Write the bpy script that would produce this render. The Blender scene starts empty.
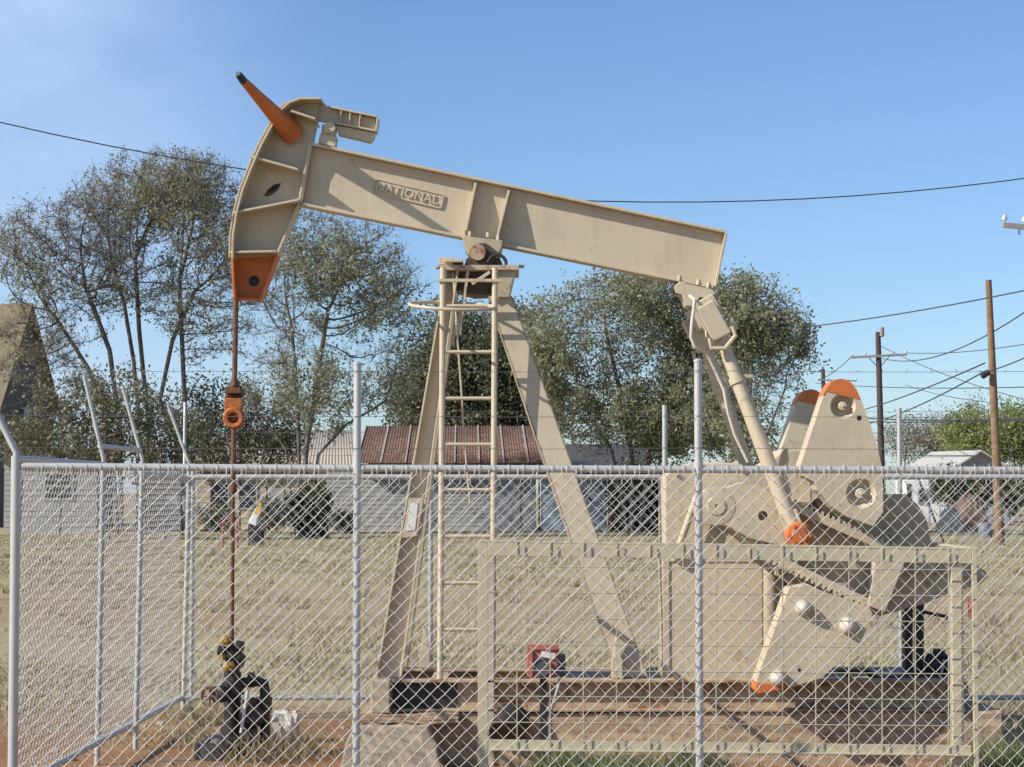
import bpy, bmesh, math, random
import numpy as np
from mathutils import Vector, Matrix

random.seed(7); RNG = np.random.default_rng(7)
SC = bpy.context.scene
COL = SC.collection
R = math.radians

# ------------------------------------------------------------------ camera
FPX, CX, CY, HOR, EYE = 2200.0, 512.0, 383.5, 493.0, 1.70
PITCH = math.atan((HOR - CY) / FPX)
cam_d = bpy.data.cameras.new("camera"); cam = bpy.data.objects.new("camera", cam_d); COL.objects.link(cam)
cam.location = (0, 0, EYE); cam.rotation_euler = (R(90) + PITCH, 0, 0)
cam_d.sensor_width = 36.0; cam_d.lens = FPX * 36.0 / 1024.0
cam_d.clip_start = 0.1; cam_d.clip_end = 6000
SC.camera = cam

def P(px, py, Y):
    """a world point at distance Y that the survey photo sees at (px, py)"""
    a, b = px - CX, CY - py
    c, s = math.cos(PITCH), math.sin(PITCH)
    d = Vector((a, FPX * c - b * s, FPX * s + b * c))
    t = Y / d.y
    return Vector((d.x * t, Y, EYE + d.z * t))
def XZ(px, py, Y):
    p = P(px, py, Y); return (p.x, p.z)

# ------------------------------------------------------------------ light
L = Vector((1.0, 0.45, -0.72)).normalized()
sun_d = bpy.data.lights.new("sun", 'SUN'); sun_d.energy = 4.9; sun_d.angle = R(0.5); sun_d.color = (1.0, 0.94, 0.85)
sun = bpy.data.objects.new("sun", sun_d); COL.objects.link(sun); sun.rotation_euler = L.to_track_quat('-Z', 'Y').to_euler()
W = bpy.data.worlds.new("World"); SC.world = W; W.use_nodes = True
nt = W.node_tree; nt.nodes.clear()
wo = nt.nodes.new('ShaderNodeOutputWorld'); bg = nt.nodes.new('ShaderNodeBackground'); sk = nt.nodes.new('ShaderNodeTexSky')
sk.sky_type = 'NISHITA'; sk.sun_disc = False
sk.sun_elevation = math.asin(-L.z); sk.sun_rotation = math.atan2(-L.x, -L.y) % (2 * math.pi)
sk.altitude = 600; sk.air_density = 1.0; sk.dust_density = 0.5; sk.ozone_density = 1.3
tc = nt.nodes.new('ShaderNodeTexCoord'); mp = nt.nodes.new('ShaderNodeMapping'); mp.inputs['Scale'].default_value = (2.2, 2.2, 5.0)
mp.inputs['Rotation'].default_value = (0.0, 0.35, 0.3)
nz = nt.nodes.new('ShaderNodeTexNoise'); nz.inputs['Scale'].default_value = 2.4; nz.inputs['Detail'].default_value = 6; nz.inputs['Roughness'].default_value = .55
rmp = nt.nodes.new('ShaderNodeMapRange'); rmp.inputs[1].default_value = .18; rmp.inputs[2].default_value = .68
sep = nt.nodes.new('ShaderNodeSeparateXYZ')
side = nt.nodes.new('ShaderNodeMapRange'); side.inputs[1].default_value = -.06; side.inputs[2].default_value = -.22; side.interpolation_type = 'SMOOTHSTEP'
mul = nt.nodes.new('ShaderNodeMath'); mul.operation = 'MULTIPLY'
mul2 = nt.nodes.new('ShaderNodeMath'); mul2.operation = 'MULTIPLY'; mul2.inputs[1].default_value = .8
mix = nt.nodes.new('ShaderNodeMix'); mix.data_type = 'RGBA'; mix.inputs[7].default_value = (7.0, 7.2, 7.7, 1)
lk = nt.links.new
lk(tc.outputs['Generated'], mp.inputs['Vector']); lk(mp.outputs[0], nz.inputs['Vector']); lk(nz.outputs[0], rmp.inputs[0])
lk(tc.outputs['Generated'], sep.inputs[0]); lk(sep.outputs[0], side.inputs[0])
lk(rmp.outputs[0], mul.inputs[0]); lk(side.outputs[0], mul.inputs[1]); lk(mul.outputs[0], mul2.inputs[0])
lk(mul2.outputs[0], mix.inputs[0]); lk(sk.outputs[0], mix.inputs[6]); tint = nt.nodes.new('ShaderNodeMix'); tint.data_type = 'RGBA'; tint.blend_type = 'MULTIPLY'; tint.inputs[0].default_value = 1; tint.inputs[7].default_value = (.775, .945, 1.22, 1)
lk(mix.outputs[2], tint.inputs[6]); lk(tint.outputs[2], bg.inputs[0]); lk(bg.outputs[0], wo.inputs[0])
bg.inputs[1].default_value = 0.104
vs = SC.view_settings; vs.view_transform = 'Standard'; vs.look = 'None'; vs.exposure = 0.2; vs.gamma = 1.0; vs.use_curve_mapping = False

# ------------------------------------------------------------------ materials
def new_mat(name):
    m = bpy.data.materials.new(name); m.use_nodes = True
    return m, m.node_tree, m.node_tree.nodes['Principled BSDF']
def ramp(nt, stops):
    r = nt.nodes.new('ShaderNodeValToRGB'); e = r.color_ramp.elements
    while len(e) < len(stops): e.new(.5)
    for el, (p, c) in zip(e, stops): el.position = p; el.color = (*c, 1)
    return r
def noise(nt, scale, detail=5, rough=.55, vec=None, dist=0):
    n = nt.nodes.new('ShaderNodeTexNoise'); n.inputs['Scale'].default_value = scale; n.inputs['Detail'].default_value = detail
    n.inputs['Roughness'].default_value = rough; n.inputs['Distortion'].default_value = dist
    if vec: nt.links.new(vec, n.inputs['Vector'])
    return n
def coords(nt, scale=(1, 1, 1)):
    t = nt.nodes.new('ShaderNodeTexCoord'); m = nt.nodes.new('ShaderNodeMapping'); m.inputs['Scale'].default_value = scale
    nt.links.new(t.outputs['Object'], m.inputs['Vector']); return m.outputs[0]
def bump(nt, b, h, strength=.3, dist=.01):
    n = nt.nodes.new('ShaderNodeBump'); n.inputs['Strength'].default_value = strength; n.inputs['Distance'].default_value = dist
    nt.links.new(h, n.inputs['Height']); nt.links.new(n.outputs[0], b.inputs['Normal'])
def mixc(nt, fac, a, bcol):
    m = nt.nodes.new('ShaderNodeMix'); m.data_type = 'RGBA'
    if hasattr(fac, 'is_linked') or not isinstance(fac, float): nt.links.new(fac, m.inputs[0])
    else: m.inputs[0].default_value = fac
    for v, k in ((a, 6), (bcol, 7)):
        if isinstance(v, tuple): m.inputs[k].default_value = (*v, 1)
        else: nt.links.new(v, m.inputs[k])
    return m.outputs[2]
def shade(c, k): return tuple(min(1, x * k) for x in c)

def paint(name, c, rough=.5, metal=0.0, var=.12, wear=None, wear_amt=.0, scale=6, streak=.0, bmp=.12):
    m, nt, b = new_mat(name)
    v = coords(nt)
    n = noise(nt, scale, 6, .6, v)
    r = ramp(nt, [(.3, shade(c, 1 - var)), (.7, shade(c, 1 + var * .6))]); nt.links.new(n.outputs[0], r.inputs[0])
    out = r.outputs[0]
    if streak:
        v2 = coords(nt, (9, 9, .8)); n2 = noise(nt, 3, 5, .6, v2)
        r2 = ramp(nt, [(.50, (0, 0, 0)), (.78, (1, 1, 1))]); nt.links.new(n2.outputs[0], r2.inputs[0])
        mm = nt.nodes.new('ShaderNodeMath'); mm.operation = 'MULTIPLY'; mm.inputs[1].default_value = streak
        nt.links.new(r2.outputs[0], mm.inputs[0]); out = mixc(nt, mm.outputs[0], out, shade(c, .55))
    if wear:
        n3 = noise(nt, scale * 2.3, 9, .7, v, .6)
        t = 1 - wear_amt
        r3 = ramp(nt, [(max(0, t * .72), (0, 0, 0)), (min(1, t * .72 + .08), (1, 1, 1))]); nt.links.new(n3.outputs[0], r3.inputs[0])
        out = mixc(nt, r3.outputs[0], out, wear)
    nt.links.new(out, b.inputs['Base Color'])
    b.inputs['Roughness'].default_value = rough; b.inputs['Metallic'].default_value = metal
    n4 = noise(nt, 45, 4, .6, v); bump(nt, b, n4.outputs[0], bmp, .004)
    return m

TANC = (.54, .455, .315)
M = {}
M['tan'] = paint('tan_paint', TANC, .55, 0, .10, (.40, .31, .20), .17, 3, .26)
M['tan_cast'] = paint('tan_painted_casting', TANC, .6, 0, .13, (.40, .31, .20), .16, 4, .24, .4)
M['tan_dirty'] = paint('tan_paint_weathered', (.47, .385, .26), .6, 0, .14, (.22, .14, .08), .22, 4, .3)
M['rusty_tan'] = paint('rusted_tan_steel', (.46, .345, .215), .75, 0, .2, (.24, .12, .06), .30, 4, .3)
M['cage'] = paint('pale_khaki_paint', (.50, .45, .30), .55, 0, .08, (.3, .2, .12), .08, 5, .1)
M['orange'] = paint('orange_paint', (.60, .165, .035), .6, 0, .22, (.36, .15, .07), .22, 7, .2)
M['orange_rust'] = paint('orange_rust', (.42, .13, .03), .75, 0, .3, (.18, .06, .025), .25, 22)
M['rust'] = paint('rusty_steel', (.16, .075, .04), .8, .1, .3, (.09, .04, .025), .25, 20)
M['black'] = paint('black_paint', (.02, .022, .03), .5, 0, .2)
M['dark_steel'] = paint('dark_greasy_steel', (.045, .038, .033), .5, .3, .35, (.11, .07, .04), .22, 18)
M['dark_grease'] = paint('greasy_bearing', (.10, .07, .045), .6, .1, .4, (.03, .025, .02), .3, 16)
M['galv'] = paint('galvanized_pipe', (.50, .495, .465), .45, .25, .08, None, 0, 9, 0, .05)
M['wire'] = paint('galvanized_wire', (.60, .585, .55), .45, .2, .1, None, 0, 30, 0, 0)
M['mesh_dull'] = paint('dull_welded_wire', (.44, .40, .29), .6, .1, .15, None, 0, 20, 0, 0)
M['barb'] = paint('barbed_wire_steel', (.16, .15, .15), .6, .3, .1, None, 0, 30, 0, 0)
M['red'] = paint('faded_red_paint', (.46, .135, .10), .6, 0, .18, (.5, .3, .24), .12, 14)
M['grey_dial'] = paint('grey_dial', (.10, .105, .11), .5, .2, .2)
M['pale_plate'] = paint('pale_plate', (.72, .70, .64), .55, 0, .1)
M['rope'] = paint('pale_rope', (.62, .57, .48), .9, 0, .1, None, 0, 40)
M['gasket'] = paint('yellow_ochre_paint', (.50, .28, .07), .7, 0, .3, (.1, .06, .03), .3, 25)
M['cable'] = paint('power_cable', (.05, .05, .055), .6, 0, .1, None, 0, 20, 0, 0)
M['pole_brown'] = paint('weathered_pole_wood', (.25, .155, .09), .9, 0, .35, (.14, .09, .055), .25, 5, .3, .3)
M['pole_dark'] = paint('creosote_pole_wood', (.085, .062, .055), .9, 0, .3, None, 0, 5, .3, .3)
M['pole_grey'] = paint('grey_crossarm_wood', (.30, .27, .23), .9, 0, .2, None, 0, 5)
M['insul'] = paint('porcelain', (.6, .6, .6), .3)
M['bark'] = paint('tree_bark', (.14, .122, .108), .95, 0, .35, None, 0, 3, 0, .4)
M['bark_pale'] = paint('pale_tree_bark', (.14, .12, .10), .95, 0, .3, None, 0, 3, 0, .4)
M['white_siding'] = paint('white_siding', (.33, .325, .31), .75, 0, .16, (.20, .18, .155), .22, 1.2, .35)
M['grey_siding'] = paint('grey_board_siding', (.36, .37, .375), .8, 0, .1, None, 0, 1.5, .2)
M['blue_block'] = paint('pale_blue_block', (.50, .57, .63), .85, 0, .1, (.35, .36, .37), .12, 1.2, .15)
M['tan_siding'] = paint('tan_siding', (.46, .39, .28), .8, 0, .1, None, 0, 1.5, .15)
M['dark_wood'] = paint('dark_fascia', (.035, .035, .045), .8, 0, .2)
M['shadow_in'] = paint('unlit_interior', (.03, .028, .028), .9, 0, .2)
M['glass'] = paint('dark_window_glass', (.03, .035, .045), .12, 0, .1, None, 0, 2, 0, 0)
M['trim'] = paint('white_trim', (.33, .33, .32), .6, 0, .05)
M['pale_roof'] = paint('pale_metal_roof', (.42, .37, .30), .55, .1, .12, (.40, .28, .18), .18, 1.2, .1)
M['white_roof'] = paint('bright_metal_roof', (.50, .47, .41), .5, .1, .06, None, 0, 1)
M['dark_shingle'] = paint('charcoal_shingle', (.075, .078, .085), .9, 0, .35, None, 0, 14, 0, .5)
M['brown_shingle'] = paint('mossy_brown_shingle', (.19, .155, .095), .95, 0, .3, (.12, .10, .05), .25, 5, 0, .5)
M['gable_dark'] = paint('weathered_gable', (.13, .115, .095), .9, 0, .3, None, 0, 4, .2)
M['rust_roof'] = paint('rusted_tin_roof', (.175, .095, .068), .85, 0, .35, (.30, .21, .16), .25, 2.2, .3)
M['concrete'] = paint('old_concrete', (.40, .325, .235), .95, 0, .2, (.26, .20, .14), .25, 7, .25, .6)
M['dirt_concrete'] = paint('muddy_concrete', (.46, .335, .21), .95, 0, .25, (.30, .20, .12), .3, 6, .2, .7)
M['white_concrete'] = paint('whitish_concrete', (.58, .55, .50), .95, 0, .15, (.35, .3, .24), .2, 12, 0, .6)
M['brown_tarp'] = paint('brown_tarp', (.17, .105, .075), .85, 0, .25, None, 0, 2)
M['blue_plastic'] = paint('faded_blue_plastic', (.17, .19, .22), .6, 0, .2)
M['dark_blue'] = paint('dark_blue_car_paint', (.02, .03, .06), .25, .2, .1, None, 0, 2, 0, 0)
M['tyre'] = paint('black_rubber', (.02, .02, .02), .8)
M['chrome'] = paint('dull_metal', (.35, .36, .38), .35, .7, .1)
M['toy_yellow'] = paint('yellow_orange_plastic', (.75, .42, .10), .6, 0, .1)
M['white_plastic'] = paint('white_plastic', (.78, .78, .76), .5, 0, .05)
M['green_plastic'] = paint('green_plastic', (.16, .34, .24), .6)
M['stick_red'] = paint('faded_red_pipe', (.36, .10, .08), .7)

def leaf_mat(name, cols, trans=.35):
    m, nt, b = new_mat(name)
    g = nt.nodes.new('ShaderNodeNewGeometry')
    k = len(cols); r = ramp(nt, [(i / (k - 1), c) for i, c in enumerate(cols)])
    nt.links.new(g.outputs['Random Per Island'], r.inputs[0])
    nt.links.new(r.outputs[0], b.inputs['Base Color']); b.inputs['Roughness'].default_value = .55
    t = nt.nodes.new('ShaderNodeBsdfTranslucent'); nt.links.new(r.outputs[0], t.inputs[0])
    mx = nt.nodes.new('ShaderNodeMixShader'); mx.inputs[0].default_value = trans
    o = nt.nodes['Material Output']
    nt.links.new(b.outputs[0], mx.inputs[1]); nt.links.new(t.outputs[0], mx.inputs[2]); nt.links.new(mx.outputs[0], o.inputs[0])
    return m
M['leaf_sparse'] = leaf_mat('fading_olive_leaf', [(.26, .235, .12), (.34, .31, .17), (.30, .295, .11), (.42, .38, .25), (.28, .255, .16)], .5)
M['leaf_grey'] = leaf_mat('grey_green_leaf', [(.20, .205, .11), (.33, .325, .19), (.41, .395, .265), (.25, .26, .13), (.47, .445, .33)], .5)
M['leaf_dark'] = leaf_mat('dark_olive_leaf', [(0.079, 0.096, 0.049), (0.158, 0.175, 0.088), (0.210, 0.201, 0.123)])
M['leaf_brown'] = leaf_mat('brown_vine_leaf', [(.16, .14, .09), (.22, .19, .12), (.19, .20, .09), (.27, .23, .155)])
M['leaf_bright'] = leaf_mat('olive_green_leaf', [(0.175, 0.228, 0.061), (0.280, 0.333, 0.105), (0.210, 0.245, 0.088), (0.350, 0.367, 0.158)])
M['leaf_haze'] = leaf_mat('dry_twig_leaf', [(0.350, 0.315, 0.245), (0.263, 0.245, 0.175), (0.420, 0.367, 0.298)])
M['straw'] = leaf_mat('dry_straw', [(.37, .30, .165), (.46, .375, .22), (.30, .265, .12), (.41, .325, .185)], .25)
M['weed'] = leaf_mat('green_weed', [(.14, .19, .06), (.22, .27, .10), (.30, .30, .15)], .3)

def ground_mat():
    m, nt, b = new_mat('dry_field')
    v = coords(nt)
    v1 = coords(nt, (.35, 1.5, 1)); n1 = noise(nt, .22, 6, .6, v1, .3); n2 = noise(nt, 1.6, 8, .7, v); n3 = noise(nt, 22, 5, .7, v)
    sp = nt.nodes.new('ShaderNodeSeparateXYZ'); nt.links.new(v, sp.inputs[0])
    dv = nt.nodes.new('ShaderNodeMath'); dv.operation = 'MULTIPLY_ADD'; dv.inputs[1].default_value = 1 / 120; nt.links.new(sp.outputs[1], dv.inputs[0])
    wb = nt.nodes.new('ShaderNodeMath'); wb.operation = 'MULTIPLY_ADD'; wb.inputs[1].default_value = .10; wb.inputs[2].default_value = -.05; nt.links.new(n1.outputs[0], wb.inputs[0]); nt.links.new(wb.outputs[0], dv.inputs[2])
    strips = ramp(nt, [(.12, (.15,) * 3), (.16, (.75,) * 3), (.195, (.8,) * 3), (.235, (.2,) * 3), (.31, (.2,) * 3), (.38, (.85,) * 3), (.72, (1,) * 3), (.80, (.35,) * 3)]); nt.links.new(dv.outputs[0], strips.inputs[0])
    a1 = nt.nodes.new('ShaderNodeMath'); a1.operation = 'MULTIPLY_ADD'; a1.inputs[1].default_value = .55; nt.links.new(n1.outputs[0], a1.inputs[0])
    a2 = nt.nodes.new('ShaderNodeMath'); a2.operation = 'MULTIPLY_ADD'; a2.inputs[1].default_value = .45; nt.links.new(n2.outputs[0], a2.inputs[0])
    a3 = nt.nodes.new('ShaderNodeMath'); a3.operation = 'MULTIPLY'; a3.inputs[1].default_value = .42; nt.links.new(strips.outputs[0], a3.inputs[0])
    nt.links.new(a3.outputs[0], a2.inputs[2]); nt.links.new(a2.outputs[0], a1.inputs[2])
    r1 = ramp(nt, [(.44, (.31, .195, .11)), (.58, (.41, .315, .18)), (.78, (.42, .355, .20)), (1.0, (.39, .35, .19))]); nt.links.new(a1.outputs[0], r1.inputs[0])
    r3 = ramp(nt, [(.3, (.55, .55, .55)), (.7, (1.15, 1.15, 1.15))]); nt.links.new(n3.outputs[0], r3.inputs[0])
    mm = nt.nodes.new('ShaderNodeMix'); mm.data_type = 'RGBA'; mm.blend_type = 'MULTIPLY'; mm.inputs[0].default_value = .8
    nt.links.new(r1.outputs[0], mm.inputs[6]); nt.links.new(r3.outputs[0], mm.inputs[7])
    nt.links.new(mm.outputs[2], b.inputs['Base Color']); b.inputs['Roughness'].default_value = 1.0
    b.inputs['Specular IOR Level'].default_value = .1
    bump(nt, b, n3.outputs[0], .5, .03)
    return m
M['field'] = ground_mat()
def dirt_mat():
    m, nt, b = new_mat('red_dirt')
    v = coords(nt)
    n1 = noise(nt, 1.1, 8, .65, v, .3); n2 = noise(nt, 26, 6, .7, v)
    r1 = ramp(nt, [(.3, (.27, .135, .065)), (.52, (.36, .20, .10)), (.72, (.34, .245, .14))])
    nt.links.new(n1.outputs[0], r1.inputs[0])
    r3 = ramp(nt, [(.3, (.6, .6, .6)), (.7, (1.12, 1.12, 1.12))]); nt.links.new(n2.outputs[0], r3.inputs[0])
    mm = nt.nodes.new('ShaderNodeMix'); mm.data_type = 'RGBA'; mm.blend_type = 'MULTIPLY'; mm.inputs[0].default_value = .8
    nt.links.new(r1.outputs[0], mm.inputs[6]); nt.links.new(r3.outputs[0], mm.inputs[7])
    nt.links.new(mm.outputs[2], b.inputs['Base Color']); b.inputs['Roughness'].default_value = 1.0
    b.inputs['Specular IOR Level'].default_value = .1
    bump(nt, b, n2.outputs[0], .6, .03)
    return m
M['dirt'] = dirt_mat()

# ------------------------------------------------------------------ mesh building
class MB:
    """collects shapes in world space; build() links them as ONE mesh object under its parent"""
    def __init__(s): s.v = []; s.f = []; s.sm = []
    def add(s, vs, fs, smooth=False):
        o = len(s.v); s.v += [tuple(x) for x in vs]; s.f += [tuple(i + o for i in f) for f in fs]; s.sm += [smooth] * len(fs); return s
    def box(s, c, size, rot=None):
        h = [x / 2 for x in size]; c = Vector(c)
        vs = [Vector((sx * h[0], sy * h[1], sz * h[2])) for sx in (-1, 1) for sy in (-1, 1) for sz in (-1, 1)]
        if rot is not None: vs = [rot @ v for v in vs]
        return s.add([v + c for v in vs], [(0, 1, 3, 2), (4, 6, 7, 5), (0, 4, 5, 1), (2, 3, 7, 6), (0, 2, 6, 4), (1, 5, 7, 3)])
    def span(s, a, b): 
        a, b = Vector(a), Vector(b); return s.box((a + b) / 2, [abs(x) for x in (b - a)])
    def bar(s, p0, p1, w, h, up=(0, 1, 0), w1=None, h1=None):
        """rectangular bar p0-p1; w across, h along `up`"""
        p0, p1 = Vector(p0), Vector(p1); d = (p1 - p0).normalized(); u = Vector(up); u = (u - d * u.dot(d)).normalized(); r = d.cross(u)
        w1 = w if w1 is None else w1; h1 = h if h1 is None else h1
        vs = []
        for p, a, b in ((p0, w, h), (p1, w1, h1)):
            for i, j in ((-1, -1), (1, -1), (1, 1), (-1, 1)): vs.append(p + r * (i * a / 2) + u * (j * b / 2))
        return s.add(vs, [(0, 1, 2, 3)[::-1], (4, 5, 6, 7), (0, 1, 5, 4), (1, 2, 6, 5), (2, 3, 7, 6), (3, 0, 4, 7)])
    def prism(s, poly, y0, y1):
        """poly: (x, z) outline, extruded in depth from y0 to y1"""
        n = len(poly); a = sum(poly[i][0] * poly[(i + 1) % n][1] - poly[(i + 1) % n][0] * poly[i][1] for i in range(n))
        if a < 0: poly = poly[::-1]
        vs = [(x, y0, z) for x, z in poly] + [(x, y1, z) for x, z in poly]
        fs = [tuple(range(n)), tuple(range(2 * n - 1, n - 1, -1))] + [(i + n, (i + 1) % n + n, (i + 1) % n, i) for i in range(n)]
        return s.add(vs, fs)
    def ppx(s, pts, y0, y1): return s.prism([XZ(x, y, y0) for x, y in pts], y0, y1)
    def tube(s, pts, r, n=8, caps=True):
        pts = [Vector(p) for p in pts]; m = len(pts); rs = r if isinstance(r, (list, tuple)) else [r] * m
        vs = []; prev = None
        for i, p in enumerate(pts):
            d = (pts[min(i + 1, m - 1)] - pts[max(i - 1, 0)]).normalized()
            if prev is None:
                u = d.orthogonal().normalized()
            else:
                u = (prev - d * prev.dot(d)).normalized()
            prev = u; w = d.cross(u)
            for k in range(n):
                t = 2 * math.pi * k / n; vs.append(p + (u * math.cos(t) + w * math.sin(t)) * rs[i])
        fs = [(i * n + k, i * n + (k + 1) % n, (i + 1) * n + (k + 1) % n, (i + 1) * n + k) for i in range(m - 1) for k in range(n)]
        s.add(vs, fs, n >= 8)
        if caps:
            s.add(vs[:n], [tuple(range(n - 1, -1, -1))]); s.add(vs[-n:], [tuple(range(n))])
        return s
    def cyl(s, p0, p1, r, r1=None, n=16): return s.tube([p0, p1], [r, r if r1 is None else r1], n)
    def lathe(s, base, axis, prof, n=24):
        """prof: (distance along axis, radius) pairs"""
        base = Vector(base); d = Vector(axis).normalized(); u = d.orthogonal().normalized(); w = d.cross(u); m = len(prof); vs = []
        for h, r in prof:
            for k in range(n):
                t = 2 * math.pi * k / n; vs.append(base + d * h + (u * math.cos(t) + w * math.sin(t)) * max(r, 1e-4))
        fs = [(i * n + k, i * n + (k + 1) % n, (i + 1) * n + (k + 1) % n, (i + 1) * n + k) for i in range(m - 1) for k in range(n)]
        fs += [tuple(range(n - 1, -1, -1)), tuple((m - 1) * n + k for k in range(n))]
        return s.add(vs, fs, True)
    def build(s, name, mat, parent=None, bev=0, smooth_angle=None):
        org = Vector((0, 0, 0)); p = parent
        while p is not None: org += p.location; p = p.parent
        me = bpy.data.meshes.new(name); me.from_pydata([tuple(Vector(v) - org) for v in s.v], [], s.f)
        me.polygons.foreach_set('use_smooth', s.sm); me.materials.append(M[mat] if isinstance(mat, str) else mat); me.update()
        if any(s.sm): me.set_sharp_from_angle(angle=R(34))
        o = bpy.data.objects.new(name, me); COL.objects.link(o)
        if parent: o.parent = parent
        if bev:
            b = o.modifiers.new('bevel', 'BEVEL'); b.width = bev; b.segments = 2; b.limit_method = 'ANGLE'; b.angle_limit = R(40)
        return o

def cut(o, cutters):
    """carve recesses into o and keep the result as its mesh"""
    for c in cutters:
        t = c.build('cutter', 'shadow_in'); par = o.parent; off = Vector((0, 0, 0))
        while par: off += par.location; par = par.parent
        t.location = -off + (o.matrix_world.translation if False else Vector((0, 0, 0)))
        # bring both into o's own space
        b = o.modifiers.new('cut', 'BOOLEAN'); b.operation = 'DIFFERENCE'; b.solver = 'EXACT'; b.object = t
        t.location = (0, 0, 0)
        bpy.context.view_layer.update()
        dg = bpy.context.evaluated_depsgraph_get(); me = bpy.data.meshes.new_from_object(o.evaluated_get(dg))
        o.modifiers.clear(); o.data = me; bpy.data.objects.remove(t)

def tag(o, label=None, cat=None, group=None, kind=None):
    if label: o['label'] = label
    if cat: o['category'] = cat
    if group: o['group'] = group
    if kind: o['kind'] = kind
    return o
def thing(name, loc, label, cat, group=None):
    o = bpy.data.objects.new(name, None); COL.objects.link(o); o.location = loc; o.empty_display_size = .2
    return tag(o, label, cat, group)

def frusta(p0, p1, r0, r1, n):
    """many tapered sticks at once -> (verts, quads)"""
    d = p1 - p0; ln = np.linalg.norm(d, axis=1, keepdims=True); d = d / np.maximum(ln, 1e-9)
    a = np.where(np.abs(d[:, 2:3]) < .9, np.array([[0, 0, 1.]]), np.array([[1., 0, 0]]))
    u = np.cross(d, a); u /= np.linalg.norm(u, axis=1, keepdims=True); w = np.cross(d, u)
    t = np.arange(n) * 2 * np.pi / n
    ring = u[:, None, :] * np.cos(t)[None, :, None] + w[:, None, :] * np.sin(t)[None, :, None]
    A = p0[:, None, :] + ring * r0[:, None, None]; B = p1[:, None, :] + ring * r1[:, None, None]
    V = np.concatenate([A, B], 1).reshape(-1, 3)
    k = np.arange(n); q = np.stack([k, (k + 1) % n, (k + 1) % n + n, k + n], 1)
    F = (np.arange(len(p0)) * 2 * n)[:, None, None] + q[None]
    return V, F.reshape(-1, 4)
def quads_obj(name, parts, mat, parent=None, smooth=False):
    vs = np.concatenate([p[0] for p in parts]); off = 0; fs = []
    for v, f in parts: fs.append(f + off); off += len(v)
    fs = np.concatenate(fs); org = Vector((0, 0, 0)); p = parent
    while p is not None: org += p.location; p = p.parent
    vs = vs - np.array(org)[None]
    me = bpy.data.meshes.new(name); me.vertices.add(len(vs)); me.vertices.foreach_set('co', vs.astype(np.float32).ravel())
    k = fs.shape[1]; me.loops.add(len(fs) * k); me.loops.foreach_set('vertex_index', fs.astype(np.int32).ravel())
    me.polygons.add(len(fs)); me.polygons.foreach_set('loop_start', np.arange(0, len(fs) * k, k, dtype=np.int32))
    me.update(calc_edges=True); me.validate()
    if smooth: me.polygons.foreach_set('use_smooth', [True] * len(me.polygons))
    me.materials.append(M[mat] if isinstance(mat, str) else mat)
    o = bpy.data.objects.new(name, me); COL.objects.link(o)
    if parent: o.parent = parent
    return o

# ------------------------------------------------------------------ the ground
def grid(name, x0, x1, y0, y1, nx, ny, z, mat, amp=0, edge=None):
    xs = np.linspace(x0, x1, nx + 1); ys = np.linspace(y0, y1, ny + 1); X, Y = np.meshgrid(xs, ys)
    Z = np.full_like(X, z)
    if amp: Z = Z + amp * (np.sin(X * 2.1 + Y * 1.3) + np.sin(X * 4.7 - Y * 3.1) * .5 + np.sin(X * 9.3 + Y * 7.7) * .3)
    V = np.stack([X, Y, Z], -1).reshape(-1, 3); i = np.arange(nx)[None] + (np.arange(ny) * (nx + 1))[:, None]
    F = np.stack([i, i + 1, i + nx + 2, i + nx + 1], -1).reshape(-1, 4)
    return quads_obj(name, [(V, F)], mat, smooth=True)
g = grid('ground', -1500, 1500, -60, 4000, 60, 80, 0, 'field'); tag(g, kind='structure')
# red dirt pad with a ragged outline round the pump
pad = MB(); ring = []
for k in range(90):
    t = 2 * math.pi * k / 90
    rx = 5.0 + .35 * math.sin(3 * t) + .25 * math.sin(7 * t + 1) + .2 * random.random()
    ry = 3.3 + .3 * math.sin(4 * t + 2) + .2 * math.sin(9 * t) + .2 * random.random()
    ring.append((-.6 + rx * math.cos(t), 13.0 + ry * math.sin(t), .004))
pad.add(ring, [tuple(range(90))]); tag(pad.build('dirt_pad', 'dirt'), kind='structure')

# ------------------------------------------------------------------ the pump jack
YC = 14.3
PJ = thing('pump_jack', (0, YC, 0), 'tan oil pump jack with orange tipped horsehead standing on a steel skid', 'pump jack')
def D(d): return YC + d
def pj(px, py, d=0): return P(px, py, YC + d)

# walking beam: I section
bt0, bt1, bb1, bb0 = (313, 147), (724, 234), (713, 287), (303, 204)
m = MB(); W2 = .075
m.ppx([bt0, bt1, bb1, bb0], D(-.008), D(.008))
def strip(m, a, b, th, d0, d1, sgn=1):
    """flat strip between two pixel points, th pixels thick, from depth d0 to d1"""
    ax, az = XZ(*a, YC); bx, bz = XZ(*b, YC); dx, dz = bx - ax, bz - az; l = math.hypot(dx, dz); nx, nz = -dz / l * th * sgn, dx / l * th * sgn
    m.prism([(ax, az), (bx, bz), (bx + nx, bz + nz), (ax + nx, az + nz)], D(d0), D(d1))
T = .018
strip(m, bt0, bt1, T, -W2, W2, 1); strip(m, bb0, bb1, T, -W2, W2, -1)
strip(m, (713, 287), (724, 234), T, -W2 + .004, W2 - .004, -1)
strip(m, (303, 204), (313, 147), T, -W2 + .004, W2 - .004, 1)
beam = m.build('walking_beam', 'tan', PJ, .003)
for a, b in (((476, 183), (466, 234)), ((509, 191), (497, 241))):
    m = MB(); ax, az = XZ(*a, YC); bx, bz = XZ(*b, YC)
    # tapered stiffener: wide at the bottom flange
    m.bar((ax, D(-.032), az), (bx, D(-.072), bz), .016, .046, (0, 1, 0), .016, .128)
    m.build('stiffener', 'tan', beam, .002)
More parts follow.
